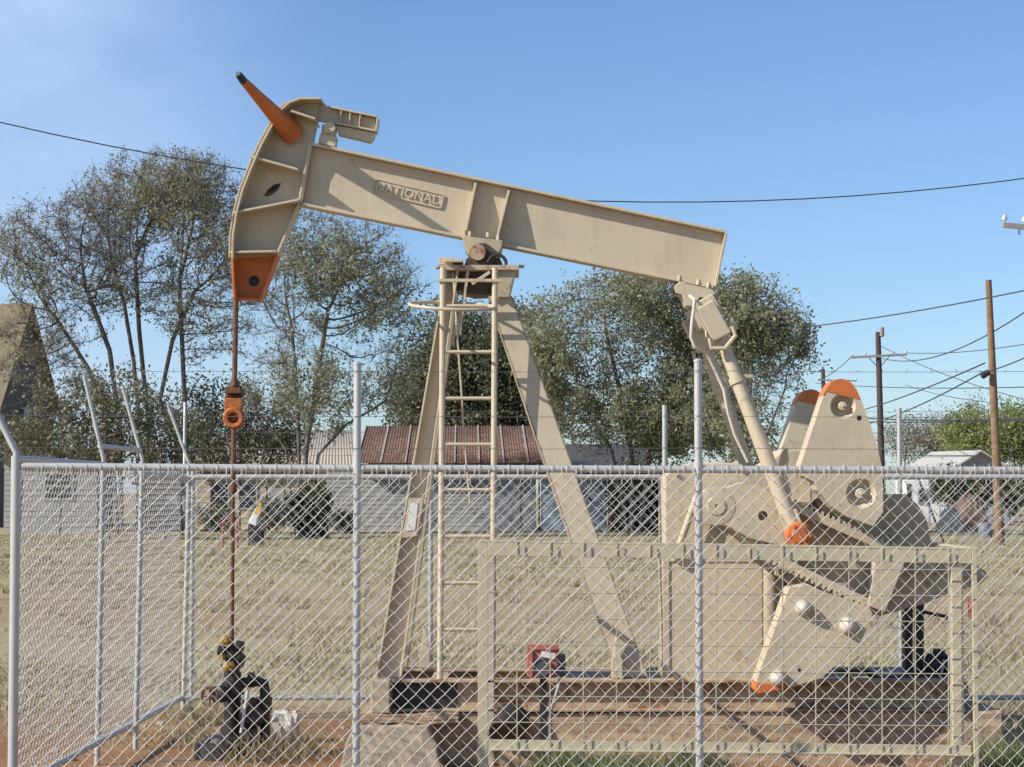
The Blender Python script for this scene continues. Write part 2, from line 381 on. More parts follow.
# raised name plate
axp = (P(445, 195.5, YC) - P(373.5, 178.5, YC)).normalized(); upv = Vector((-axp.z, 0, axp.x))
cen = (P(445, 195, YC) + P(373.5, 178.5, YC) + P(372, 192, YC) + P(443, 209.5, YC)) / 4; cen.y = D(-.008)
rotm = Matrix((axp, Vector((0, 1, 0)), upv)).transposed()
def rrect(w, h, r, k=5):
    o = []
    for sx, sz, a0 in ((1, 1, 0), (-1, 1, 90), (-1, -1, 180), (1, -1, 270)):
        for i in range(k + 1):
            t = R(a0 + 90 * i / k); o.append((sx * (w / 2 - r) + r * math.cos(t), sz * (h / 2 - r) + r * math.sin(t)))
    return o
m = MB(); wd, ht = .468, .098
o1 = rrect(wd, ht, .018); o2 = rrect(wd - .016, ht - .016, .012); n = len(o1); vs = []
for ring_, y in ((o1, 0), (o1, -.012), (o2, -.012), (o2, -.004)): vs += [cen + rotm @ Vector((x, y, z)) for x, z in ring_]
fs = [(i + k * n, (i + 1) % n + k * n, (i + 1) % n + (k + 1) * n, i + (k + 1) * n) for k in range(3) for i in range(n)] + [tuple(3 * n + i for i in range(n))]
m.add(vs, fs)
tx = bpy.data.curves.new('nameplate_text', 'FONT'); tx.body = "NATIONAL"; tx.size = .082; tx.extrude = .006; tx.align_x = 'CENTER'; tx.align_y = 'CENTER'; tx.offset = .0016
to = bpy.data.objects.new('tmp', tx); COL.objects.link(to); bpy.context.view_layer.update()
tme = bpy.data.meshes.new_from_object(to.evaluated_get(bpy.context.evaluated_depsgraph_get()))
xs = [v.co.x for v in tme.vertices]; ys = [v.co.y for v in tme.vertices]; sx = (wd - .05) / (max(xs) - min(xs)); sz = .056 / (max(ys) - min(ys)); cxm = (max(xs) + min(xs)) / 2; cym = (max(ys) + min(ys)) / 2
m.add([cen + rotm @ Vector(((v.co.x - cxm) * sx - .006, -.009 - v.co.z, (v.co.y - cym) * sz)) for v in tme.vertices], [tuple(p.vertices) for p in tme.polygons])
m.lathe(cen + rotm @ Vector((wd / 2 - .016, -.004, .022)), (0, -1, 0), [(0, .007), (.008, .007)], 10)
bpy.data.objects.remove(to)
m.build('nameplate', 'tan', beam)

# horsehead
def band(m, pts, th, d0, d1):
    q = [Vector((*XZ(*p, D(d0)),)) for p in pts]; inn = []
    for i in range(len(q)):
        t = (q[min(i + 1, len(q) - 1)] - q[max(i - 1, 0)]).normalized(); inn.append(q[i] + Vector((-t.y, t.x)) * th)
    m.prism([tuple(v) for v in q] + [tuple(v) for v in inn[::-1]], D(d0), D(d1))
arc = [(300, 97), (289, 101), (281, 108), (271, 124), (260, 144), (250, 167), (241, 190), (235, 213), (231.5, 236), (231, 258)]
low = [(234, 258), (236, 297.5), (262, 300), (279, 256)]
m = MB(); m.ppx([(x + 2.5, y) for x, y in arc] + [(279, 256), (300, 205), (312, 146), (317, 121), (318, 104)], D(-.012), D(.085))
head = m.build('horsehead', 'tan', PJ)
lf = [(261.5, 193.5), (266, 186.5), (272, 182), (279.5, 180.5), (277, 187), (271, 192.5), (266, 194.5)]
cut(head, [MB().ppx(lf, D(-.12), D(.07))])
m = MB(); m.ppx([(263.5, 192.7), (267.5, 186.6), (273, 182.2), (279.2, 181), (276.6, 187), (270.6, 192)], D(.03), D(.045)); m.build('dark_cavity', 'black', head)  # black plate inside the opening paints the shade of its interior
m = MB()
band(m, [(321, 97)] + arc, .015, -.185, .185)
m.build('cable_track', 'tan', head, .002)
m = MB()
band(m, [(x - 2.6, y - .6) for x, y in arc[1:]], .011, -.10, .10)
m.build('wear_plate', 'tan_dirty', head, .002)
for a, b in (((293, 116), (317, 124)), ((253, 161), (300, 174)), ((236, 217), (302, 204)), ((232, 256), (279, 255))):
    m = MB(); strip(m, a, b, .014, -.17, .17); m.build('rib', 'tan', head, .002)
m = MB(); strip(m, (279, 256), (301, 205), .014, -.075, .075); strip(m, (301, 204), (312, 146), .014, -.075, .075); m.build('rear_edge_plate', 'tan', head, .002)
m = MB(); m.ppx(low, D(-.0105), D(.083)); tip = m.build('orange_toe', 'orange', head)
c_ = pj(254, 281); cut(tip, [MB().cyl((c_.x, D(-.2), c_.z), (c_.x, D(.075), c_.z), .036, None, 24)]); m = MB(); m.cyl((c_.x, D(.03), c_.z), (c_.x, D(.04), c_.z), .0362, None, 24); m.build('dark_cavity', 'black', head)  # black disc in the toe hole paints the dark of the hollow
m = MB(); band(m, [(231, 258), (232, 280), (233, 298)], .015, -.185, .185); strip(m, (262, 301), (279, 256), .012, -.07, .07); strip(m, (236, 297.5), (262, 300), .012, -.07, .07, -1); m.build('toe_flange', 'orange', head, .002)
# horn towards the viewer
m = MB(); h0 = pj(292, 133, -.03); h1 = P(243.5, 81, D(-.54)); h2 = P(238, 73.5, D(-.62))
m.tube([h0, h0.lerp(h1, .3), h0.lerp(h1, .7), h1], [.078, .056, .038, .026], 14); m.build('horn', 'orange', head)
m = MB(); m.tube([h1, h1.lerp(h2, .7), h2], [.0262, .024, .016], 14); m.build('horn_tip', 'black', head)
m = MB(); m.ppx([(281, 120), (295, 117), (297, 124), (291, 141), (283, 138)], D(-.05), D(-.013)); m.build('horn_socket', 'orange', head, .008)
# latch bracket behind the top of the head
m = MB(); m.ppx([(301, 97.5), (320, 97.5), (326, 105), (330, 109), (376, 119), (375, 131), (337, 124), (318, 121), (303, 116)], D(.02), D(.06))
strip(m, (328, 108), (377, 118), .012, -.03, .11); strip(m, (334, 124), (375, 132), .012, -.03, .11)
for x in (341, 350, 360): strip(m, (x, 111 + (x - 341) * .2), (x - 1.5, 125 + (x - 341) * .2), .008, -.025, .1)
strip(m, (377, 118), (375, 132), .012, -.028, .108)
m.build('latch_bracket', 'tan', head, .002)
m = MB(); m.ppx([(336, 125), (375, 132.5), (373.5, 138), (370, 141.5), (338, 134)], D(.0), D(.11)); m.build('latch_box', 'tan', head, .004)
m = MB(); m.ppx([(318, 143), (320, 134), (330, 135), (337, 137), (335, 147)], D(-.06), D(.06)); m.ppx([(321, 134), (322, 124), (336, 126), (335, 136)], D(-.05), D(.05))
c_ = pj(330.5, 129.5); m.cyl((c_.x, D(-.085), c_.z), (c_.x, D(.085), c_.z), .036, None, 18); m.build('hinge', 'tan', beam, .003)

# saddle bearing
sb = MB(); sb.ppx([(462, 236), (503, 240.5), (501, 250), (494, 258), (484, 258), (478, 248), (469, 254), (465, 247)], D(-.20), D(.20)); saddle = sb.build('saddle_bearing', 'tan_dirty', PJ, .004)
m = MB(); c_ = P(477.5, 252, D(-.26)); m.cyl((c_.x, D(-.26), c_.z), (c_.x, D(.26), c_.z), .052, None, 28); m.build('pivot_shaft', 'rusty_tan', saddle, .006)
m = MB(); c2 = P(482, 256, D(-.22)); m.cyl((c2.x, D(-.22), c2.z), (c2.x, D(.22), c2.z), .084, None, 24); m.ppx([(466, 258), (500, 258), (504, 268), (464, 268)], D(-.19), D(.19)); m.build('pillow_block', 'dark_grease', saddle, .004)
for x, y in ((470, 236), (488, 237), (498, 240)):
    m = MB(); b = pj(x, y, -.15); m.cyl(b, b + Vector((0, 0, .03)), .013, None, 6); m.build('bolt', 'tan', saddle)
m = MB(); e = [pj(494 + 9 * math.sin(t) + 3, 263 - 8 * math.cos(t), -.24) for t in [(-1.5 + 3.4 * i / 12) for i in range(13)]]; m.tube(e, .011, 8); m.build('lifting_eye', 'dark_steel', saddle)

# samson post
SP = MB(); SP.ppx([(440, 265), (519, 265), (519, 270), (440, 270)], D(-.26), D(.26)); SP.ppx([(495, 270.5), (515, 270.5), (509, 297), (498, 297)], D(-.23), D(.23))
post = SP.build('samson_post', 'tan_dirty', PJ, .003)
m = MB(); m.ppx([(454, 270.5), (494.5, 270.5), (494.5, 294), (474, 295), (456, 290)], D(-.14), D(.16)); m.build('greasy_saddle_box', 'dark_grease', post, .003)
m = MB(); p_ = pj(446, 262, -.2); m.box(p_, (.09, .12, .05)); m.box(p_ + Vector((.05, 0, 0)), (.12, .2, .02)); m.build('bearing_shim', 'tan', post, .003)
for a, b in ((pj(515, 266.5, -.1), pj(524, 266.5, -.1)), (pj(436, 268, -.1), pj(446, 266, -.1))): m = MB(); m.cyl(a, b, .011, None, 10); m.build('pin', 'rusty_tan', post)
def leg(ptl, ptr, pbl, pbr, d0, d1, flange, name='leg', inner=True):
    """channel leg tapering down: web between two edges, flanges towards the viewer"""
    m = MB(); s = 1 if d1 >= 0 else -1
    A = [P(ptl[0], ptl[1], D(d0)), P(ptr[0], ptr[1], D(d0)), P(pbr[0], pbr[1], D(d1)), P(pbl[0], pbl[1], D(d1))]
    n = (A[1] - A[0]).cross(A[3] - A[0]).normalized()
    if n.y > 0: n = -n
    t = .012
    m.add(A + [a - n * t for a in A], [(0, 1, 2, 3), (7, 6, 5, 4), (0, 4, 5, 1), (1, 5, 6, 2), (2, 6, 7, 3), (3, 7, 4, 0)])
    for a, b, sg in ((A[0], A[3], 1), (A[1], A[2], -1)):
        u = (A[1] - A[0]).normalized() * sg * .012
        q = [a, a + u, b + u, b]
        k = n * flange
        m.add(q + [x + k for x in q], [(0, 1, 2, 3), (7, 6, 5, 4), (0, 4, 5, 1), (1, 5, 6, 2), (2, 6, 7, 3), (3, 7, 4, 0)])
    return m.build(name, 'tan', post, .002)
leg((446, 271), (459, 271), (376, 677), (402, 677), -.17, -.40, .06)          # near left leg, open to the viewer
leg((488, 296), (512, 296), (617, 676), (648, 676), -.17, -.40, -.06)         # near right leg, flat face out
def far(px, py): # far leg mirrored in depth: same X, Z
    pass
def leg_world(tl, tr, bl, br, flange):
    m = MB(); A = [Vector(tl), Vector(tr), Vector(br), Vector(bl)]; n = (A[1] - A[0]).cross(A[3] - A[0]).normalized()
    if n.y > 0: n = -n
    t = .012
    m.add(A + [a - n * t for a in A], [(0, 1, 2, 3), (7, 6, 5, 4), (0, 4, 5, 1), (1, 5, 6, 2), (2, 6, 7, 3), (3, 7, 4, 0)])
    for a, b, sg in ((A[0], A[3], 1), (A[1], A[2], -1)):
        u = (A[1] - A[0]).normalized() * sg * .012; q = [a, a + u, b + u, b]; k = n * flange
        m.add(q + [x + k for x in q], [(0, 1, 2, 3), (7, 6, 5, 4), (0, 4, 5, 1), (1, 5, 6, 2), (2, 6, 7, 3), (3, 7, 4, 0)])
    return m.build('leg', 'tan', post, .002)
def mir(v): return Vector((v.x, 2 * YC - v.y, v.z))
leg_world(mir(P(446, 271, D(-.17))), mir(P(459, 271, D(-.17))), mir(P(376, 677, D(-.40))), mir(P(402, 677, D(-.40))), -.06)
leg_world(mir(P(488, 296, D(-.17))), mir(P(512, 296, D(-.17))), mir(P(617, 676, D(-.40))), mir(P(648, 676, D(-.40))), .06)
m = MB(); m.prism([(-.60, 1.83), (-.50, 1.80), (-.575, 1.47), (-.68, 1.47)], D(-.385), D(-.37))
A0 = P(402 + 5, 500, D(-.37))
m = MB(); m.ppx([(409, 498), (424, 498), (417, 536), (402, 538)], D(-.395), D(-.387)); m.build('leg_plate', 'tan', post, .002)
m = MB(); m.ppx([(410.5, 503), (418, 503), (415, 530), (406, 531)], D(-.399), D(-.3955)); m.build('sign_plate', 'pale_plate', post)
# two gusset feet on the near and far side
for px_, d in ((617, -.43), (425, .34)):
    m = MB(); b = pj(px_, 676 if d < 0 else 666, d); m.box(b + Vector((0, 0, .05)), (.07, .07, .12)); m.bar(b + Vector((0, 0, .11)), b + Vector((0, 0, .25)), .055, .05, (0, 1, 0), .02, .03); m.build('foot_lug', 'tan', post, .004)

# ladder, leaning against the near side
lt, lb = -.30, -.47
lad = MB(); lad.tube([P(443, 268, D(lt)), P(440, 679, D(lb))], .019, 10); lad.tube([P(495, 268, D(lt)), P(492.5, 679, D(lb))], .019, 10)
ladder = lad.build('ladder', 'tan', PJ)
for k, y in enumerate((306, 352, 398.5, 444.5, 490, 536.5, 583, 629.5)):
    t = (y - 268) / (679 - 268); d = lt + (lb - lt) * t
    m = MB(); m.tube([P(443 - 3 * t, y, D(d)), P(495 - 2.5 * t, y, D(d))], .012, 8); m.build('rung', 'tan', ladder)
m = MB(); m.bar(P(437, 280.5, D(lt - .02)), P(502, 280.5, D(lt - .02)), .02, .03, (0, 1, 0)); m.build('top_crossbar', 'tan', ladder, .002)
m = MB(); c_ = P(452, 306, D(lt - .14)); pts = []
for i in range(33):
    t = 2 * math.pi * i / 32; pts.append(c_ + Vector((.268 * math.cos(t), .24 * math.sin(t), -.012 * math.cos(t) + .042 * math.sin(t))))
m.tube(pts, .011, 8, False); m.build('safety_hoop', 'tan', ladder)
m = MB(); m.tube([P(453, 272, D(-.2)), P(457, 330, D(-.26)), P(462, 400, D(-.24)), P(463, 424, D(-.22)), P(466, 460, D(-.24)), P(470, 503, D(-.25))], .007, 6); m.build('hanging_rod', 'tan', post)
m = MB(); m.bar(P(465, 292, D(-.2)), P(452, 345, D(-.24)), .016, .016); m.bar(P(468, 270, D(-.2)), P(459, 335, D(-.23)), .02, .012); m.bar(P(472, 284, D(-.25)), P(490, 272, D(-.25)), .02, .02); m.build('brace', 'tan', post, .001)

# skid: two I beams, end plate, cross members
Sx0, Sx1 = P(392, 690, D(-.43)).x, P(963, 690, D(-.43)).x
zt = P(500, 680, D(-.51)).z; zb = P(500, 711.5, D(-.51)).z
sk_ = MB()
for d in (-.43, .43):
    sk_.span((Sx0, D(d - .09), zt - .016), (Sx1, D(d + .09), zt)); sk_.span((Sx0, D(d - .09), zb), (Sx1, D(d + .09), zb + .016))
    sk_.span((Sx0 + .003, D(d - .008), zb + .016), (Sx1 - .003, D(d + .008), zt - .016))
skid = sk_.build('skid', 'rusty_tan', PJ, .002)
m = MB(); m.span((P(371, 690, D(-.62)).x, D(-.62), zb), (Sx0 - .004, D(.55), zt + .004)); m.build('end_beam', 'tan_dirty', skid, .006)
for x in (440, 560, 690, 860, 950):
    X = P(x, 690, YC).x; m = MB(); m.span((X - .05, D(-.335), zt - .10), (X + .05, D(.335), zt - .017)); m.build('cross_member', 'rusty_tan', skid, .003)
m = MB(); m.span((Sx0 + 1.1, D(-.34), zt - .012), (Sx1 - .7, D(.34), zt - .004)); m.build('deck_plate', 'dark_steel', skid)
m = MB(); m.span((Sx0 + .004, D(-.452), zb + .018), (P(457, 700, D(-.45)).x, D(-.441), zt - .018)); m.build('dark_web_plate', 'dark_steel', skid)  # added dark plate: its colour deepens the end beam's shadow on the web

# gear reducer
gb = MB(); gy0, gy1 = D(-.28), D(.30)
gb.ppx([(664.5, 476), (672, 470), (690, 463), (712, 462), (738, 463), (748, 467), (760, 470), (784, 449), (806, 449), (812, 470), (812, 560), (664.5, 560)], gy0, gy1)
gear = gb.build('gear_reducer', 'tan_cast', PJ, .012)
m = MB(); m.ppx([(664, 560.5), (763, 560.5), (763, 682), (664, 682)], D(-.30), D(.28)); m.build('pedestal', 'tan', gear, .006)
m = MB(); c0 = P(768, 560, D(-.2)); c1 = P(768, 682, D(-.2)); m.tube([(c0.x, D(-.23), c0.z), (c1.x, D(-.23), c1.z)], .078, 20); m.build('round_column', 'tan', gear)
m = MB(); m.ppx([(664, 554), (780, 554), (780, 562), (664, 562)], D(-.308), D(.3)); m.build('flange', 'tan', gear, .003)
m = MB(); m.span((P(664, 682, D(-.3)).x - .006, D(-.309), zt), (P(669.5, 682, D(-.3)).x, D(-.302), P(664, 556, D(-.3)).z)); m.build('corner_angle', 'tan', gear, .002)
m = MB(); m.tube([P(697, 496, D(-.36)), P(681, 541, D(-.36)), P(674, 560, D(-.33))], .022, 12); m.build('brace_pipe', 'tan', gear)
for (x, y) in ((676, 474), (690, 469), (715, 467), (742, 470)):
    m = MB(); b = P(x, y, gy0); m.cyl((b.x, gy0 - .02, b.z), (b.x, gy0 + .02, b.z), .014, None, 6); m.build('bolt', 'tan', gear)

# crank arms and counterweights, near and far
cw_front = D(-.80); arm0, arm1 = D(-.60), D(-.42)
def dished(poly, Y0, Y1, circles, holes=(), mat='tan'):
    m = MB(); m.ppx(poly, Y0, Y1); return m
def make_crank(Ya, Yb, Yw, near):
    """arm between depths Ya..Yb, weights from Yw to Ya side; pixel outlines refer to the near arm's depth"""
    def xz(pts): return [XZ(x, y, arm0) for x, y in pts]
    m = MB()
    y0, y1 = min(Ya, Yb), max(Ya, Yb)
    web = [(694, 507), (697, 497), (705, 490), (716, 487), (728, 487), (742, 482), (760, 486), (797, 503), (800, 520), (803, 545), (800, 572), (778, 562), (752, 549), (727, 526), (706, 525), (697, 518)]
    yw0, yw1 = (y0 + .13, y1) if near else (y0, y1 - .13)
    m.prism(xz(web), yw0, yw1)
    arm = m.build('crank_arm', 'tan_cast', PJ, .004)
    mm = MB(); mm.prism(xz([(694, 507), (697, 497), (705, 490), (716, 487), (728, 487), (742, 482), (760, 486), (795, 503), (800, 520), (804, 546), (782, 546), (752, 539), (727, 526), (706, 525), (697, 518)]), y0 + .05 if near else y1 - .14, y0 + .14 if near else y1 - .05)
    hd_ = mm.build('arm_head', 'tan_cast', arm, .006)
    c = P(764, 516, arm0)
    if near: cut(hd_, [MB().cyl((c.x, y0 - .2, c.z), (c.x, y1 - .03, c.z), .031, None, 20)])
    # toothed rails along both edges
    def rail(a, b, w, teeth_side, name='toothed_rail'):
        ax, az = XZ(*a, arm0); bx, bz = XZ(*b, arm0); dx, dz = bx - ax, bz - az; l = math.hypot(dx, dz); ux, uz = dx / l, dz / l; nx, nz = -uz, ux
        mm = MB(); ya, yb = (y0, y0 + .128) if near else (y1 - .128, y1)
        n = int(l / .036); pts = [(ax + nx * w / 2 * -teeth_side * 1, az + nz * w / 2 * -teeth_side), (bx + nx * w / 2 * -teeth_side, bz + nz * w / 2 * -teeth_side)]
        out = []
        for k in range(n, 0, -1):
            for f, h in ((0, .0), (.25, .024), (.55, .024), (.8, 0)):
                t = (k - f) / n * l; out.append((ax + ux * t + nx * (w / 2 + h) * teeth_side, az + uz * t + nz * (w / 2 + h) * teeth_side))
        mm.prism(pts + out, ya, yb); return mm.build(name, 'tan_cast', arm)
    rail((790, 505), (904, 556), .045, 1); rail((757, 549), (872, 604), .045, -1)
    mm = MB(); mm.prism(xz([(876, 556), (907, 556), (885, 612), (868, 606)]), y0 - .01 if near else y1 - .12, y0 + .126 if near else y1 + .01); mm.build('arm_end', 'tan_cast', arm, .004)
    bs = P(822, 509, arm0); mm = MB(); mm.cyl((bs.x, y0 + .03 if near else y1 - .03, bs.z), (bs.x, y0 + .14 if near else y1 - .14, bs.z), .07, None, 20); mm.build('dark_boss', 'dark_grease', arm)  # dark cylinder added at the dark arc below the upper weight
    hub = P(717, 506, arm0); mm = MB(); o = -1 if near else 1; yo = y0 if near else y1
    mm.lathe((hub.x, yo - o * .06, hub.z), (0, o, 0), [(0, .12), (.012, .12), (.014, .112), (.014, .06), (.022, .055), (.022, .012), (.016, .011)], 32)
    mm.build('shaft_hub', 'tan', arm)
    # wrist pin
    wp = P(796, 535, arm0); mm = MB(); mm.lathe((wp.x, yo - o * .02, wp.z), (0, o, 0), [(0, .07), (.10, .07), (.11, .085), (.17, .085), (.185, .075), (.19, .05), (.20, .045), (.20, .02)], 28)
    pin_ = mm.build('wrist_pin', 'orange', arm)
    for k in range(6):
        t = k * math.pi / 3; q = Vector((wp.x + .062 * math.cos(t), yo + o * .16, wp.z + .062 * math.sin(t))); mm = MB(); mm.cyl(q, q + Vector((0, o * .022, 0)), .011, None, 6); mm.build('bolt', 'orange', pin_)
    # weights
    up_ = [(824, 395), (827.5, 387.5), (831, 383), (835.5, 380.2), (841, 379), (846.5, 380.2), (851.5, 383.5), (856, 389.5), (862, 402), (871, 426), (878, 450), (882, 468), (883, 490), (883, 512), (873, 526), (846, 516), (832, 507), (824, 497), (817, 490), (815, 482), (803, 476), (799, 470)]
    dn_ = [(789, 588), (809, 584.5), (820, 590), (869, 607), (873, 614), (861, 642), (822, 678), (790, 688), (759, 694), (755, 690), (756, 682)]
    wy0, wy1 = (Yw, y0 + .04) if near else (y1 - .04, Yw)
    wface = wy0
    for poly, tips, circ, holes in ((up_, 401, ((843, 406, .075), (861, 493.5, .088)), ((859.5, 418, .017),)), (dn_, None, (), ((800, 670, .013), (816.5, 655, .001)))):
        pz = [XZ(x, y, D(-.80)) for x, y in poly]
        if not near:   # the far weights lean by a little less
            pass
        mm = MB(); mm.prism(pz, wy0, wy1); w = mm.build('counterweight', 'tan_cast', PJ)
        if near:
            cs = []
            for x, y, r in circ:
                q = P(x, y, D(-.80)); cs.append(MB().lathe((q.x, wy0 - .02, q.z), (0, 1, 0), [(0, r * 1.14), (.02, r * 1.05), (.075, r * .72)], 30))
            for x, y, r in holes:
                if r > .005: q = P(x, y, D(-.80)); cs.append(MB().cyl((q.x, wy0 - .02, q.z), (q.x, wy0 + .08, q.z), r, None, 14))
            cut(w, cs)
            for x, y, r in circ:
                q = P(x, y, D(-.80)); h = MB(); h.lathe((q.x, wy0 + .06, q.z), (0, -1, 0), [(0, r * .42), (.05, r * .36), (.055, r * .30), (.055, r * .14), (.075, r * .14), (.078, r * .1)], 20); h.build('bolt_hub', 'tan', w)
            if poly is dn_:
                for x, y, r in ((803, 608, .048), (848, 626, .054), (778, 678, .050)):
                    q = P(x, y, D(-.80)); h = MB(); h.lathe((q.x, wy0 + .01, q.z), (0, -1, 0), [(0, r), (.02, r), (.045, r * .92), (.07, r * .68), (.085, r * .36), (.088, .01)], 22); h.build('bolt_cap', 'pale_cap', w)
        bv = w.modifiers.new('bevel', 'BEVEL'); bv.width = .008; bv.segments = 2; bv.limit_method = 'ANGLE'; bv.angle_limit = R(40)
        # painted tips: a thin steel cap that sits 4 mm proud of the casting
        if poly is up_: tp = [(824, 395), (827.5, 387.5), (831, 383), (835.5, 380.2), (841, 379), (846.5, 380.2), (851.5, 383.5), (856, 389.5), (860.5, 399), (842, 395), (826, 391)]
        else: tp = [(759, 694), (755, 690), (756, 682), (763, 683), (790, 684), (790, 688)]
        cxm = sum(p[0] for p in tp) / len(tp); cym = sum(p[1] for p in tp) / len(tp)
        tp2 = [(cxm + (x - cxm) * 1.03, cym + (y - cym) * 1.05) for x, y in tp]
        mm = MB(); mm.prism([XZ(x, y, D(-.80)) for x, y in tp2], wy0 - .004, wy1 + .004); mm.build('painted_tip', 'orange', w, .006)
    return arm
M['pale_cap'] = paint('pale_cap_paint', (.56, .50, .40), .5, 0, .1)
make_crank(arm0, arm1, D(-.80), True)
make_crank(D(.42), D(.60), D(.80), False)
m = MB(); hb = P(717, 506, arm0); m.cyl((hb.x, D(-.50), hb.z), (hb.x, D(.50), hb.z), .085, None, 20); m.build('crank_shaft', 'tan_dirty', gear)

# belt guard, motor stand, motor
m = MB(); m.ppx([(775, 503), (846, 500), (880, 494), (906, 494), (918, 505), (927, 520), (931, 540), (945, 556), (972, 563), (986, 571), (988, 577), (980, 585), (952, 592), (925, 604), (880, 616), (850, 612), (800, 590), (775, 575)], D(-.40), D(-.27)); m.build('belt_guard', 'tan_dirty', PJ, .008)
m = MB(); m.tube([P(900, 570, D(-.41)), P(940, 572, D(-.41)), P(978, 577, D(-.41))], .014, 8); m.build('guard_rib', 'tan_dirty', PJ)
for a, b in ((905, 913), (917, 924)):
    m = MB(); m.ppx([(a, 598), (b, 598), (b, 680), (a, 680)], D(-.02), D(.10)); m.build('motor_stand_leg', 'dark_steel', PJ, .003)
mo = MB(); q = P(938, 668, D(-.1)); mo.lathe(q + Vector((-.08, 0, .02)), (1, 0, 0), [(0, .05), (.02, .075), (.14, .075), (.16, .05), (.19, .02)], 20); mo.box(q + Vector((0, 0, -.055)), (.17, .14, .03)); motor = mo.build('motor', 'black', PJ)
m = MB(); m.box(q + Vector((.0, -.04, .10)), (.07, .06, .05)); m.build('terminal_box', 'black', motor, .004)
m = MB(); m.tube([P(924, 612, D(0)), P(948, 617, D(.05))], .011, 8); m.build('motor_brace', 'dark_steel', PJ)
m = MB(); m.span((P(880, 681, D(-.3)).x, D(-.34), zt), (P(955, 681, D(-.3)).x, D(.34), zt + .012)); m.build('motor_plate', 'dark_steel', PJ)
m = MB(); m.tube([P(940, 680, D(-.2)), P(944, 660, D(-.2)), P(954, 661, D(-.2)), P(956, 680, D(-.2))], .009, 8); m.build('guard_bracket', 'cage', PJ)

# tail bearing and equalizer
tb = MB(); tb.ppx([(674, 287), (680, 281), (688, 284), (712, 289), (716, 293), (712, 299), (700, 297), (694, 306), (686, 306), (682, 295), (676, 293)], D(-.11), D(.11)); tail = tb.build('tail_bearing', 'tan', PJ, .005)
for x, y in ((679, 281), (698, 285), (708, 288)):
    m = MB(); b = pj(x, y, -.07); m.cyl(b, b + Vector((.006, 0, .035)), .014, None, 8); m.build('bolt', 'tan', tail)
m = MB(); m.cyl(pj(676, 290, -.09), pj(676, 290, .09), .036, None, 16); m.cyl(pj(710, 294, -.09), pj(710, 294, .09), .034, None, 16); m.build('bearing_cap', 'dark_grease', tail)
EQ0 = -.60
eq = MB(); u = (pj(720, 338) - pj(697, 296)).normalized(); w_ = Vector((-u.z, 0, u.x)); cq = pj(702, 313)
def eqbox(y0, y1, l, h, c):
    A = [c - u * l / 2 - w_ * h / 2, c + u * l / 2 - w_ * h / 2, c + u * l / 2 + w_ * h / 2, c - u * l / 2 + w_ * h / 2]
    return [(a.x, a.z) for a in A]
eq.prism(eqbox(0, 0, .15, .11, pj(704, 314)), D(-.50), D(.50)); equal = eq.build('equalizer', 'tan', PJ, .008)
for o in (-1, 1):
    yA = D(.52 * o)
    cn = P(712, 322, D(-.5)); m = MB(); m.prism(eqbox(0, 0, .235, .125, cn), yA - .09, yA + .09); hd = m.build('pitman_head', 'tan', equal, .008)
    m = MB(); c2 = cn + u * .085; e0 = c2 + w_ * .085; e1 = c2 - w_ * .075
    for e in (e0, e1): m.lathe((e.x, yA + o * .03, e.z + .01), (0, 0, 1), [(0, .022), (.03, .024), (.05, .014)], 12)
    m.tube([(e1.x, yA + o * .1, e1.z), (e1.x + .01, yA + o * .1, e1.z - .06), (c2.x + .03, yA + o * .1, c2.z - .10), (e0.x + .02, yA + o * .1, e0.z - .06), (e0.x, yA + o * .1, e0.z)], .015, 8); m.build('clamp', 'tan', hd)
    # pitman
    wp = P(796, 535, arm0); top = cn + u * .11; yb = arm0 - .09 if o < 0 else 2 * YC - (arm0 - .09)
    p0 = Vector((top.x, yA, top.z)); p1 = Vector((wp.x - .03, yb, wp.z + .05))
    m = MB(); m.tube([p0, p0.lerp(p1, .5), p1], [.039, .046, .053], 18); pit = m.build('pitman_arm', 'tan', PJ)
    m = MB(); dd = (p1 - p0).normalized(); m.lathe(p0.lerp(p1, .215), dd, [(0, .052), (.04, .052)], 20); m.box(p0.lerp(p1, .225) + Vector((.07, 0, .02)), (.06, .04, .02)); m.build('collar', 'tan', pit)
    m = MB(); e = Vector((wp.x, yb, wp.z)); m.lathe(e - Vector((0, .05, 0)), (0, 1, 0), [(0, .078), (.10, .078)], 22); m.bar(p1 - dd * .10, p1 + dd * .03, .11, .08, (0, 1, 0)); m.build('pin_housing', 'tan', pit)
m = MB(); m.tube([P(690, 296, D(-.45)), P(695, 300, D(-.6)), P(692, 322, D(-.62)), P(691, 337, D(-.62)), P(695, 347, D(-.6)), P(707, 353, D(-.5)), P(716, 372, D(-.45)), P(724, 390, D(-.45)), P(728, 412, D(-.45)), P(735, 435, D(-.42)), P(748, 462, D(-.40))], .011, 8); m.build('hanging_hose', 'rope', PJ)

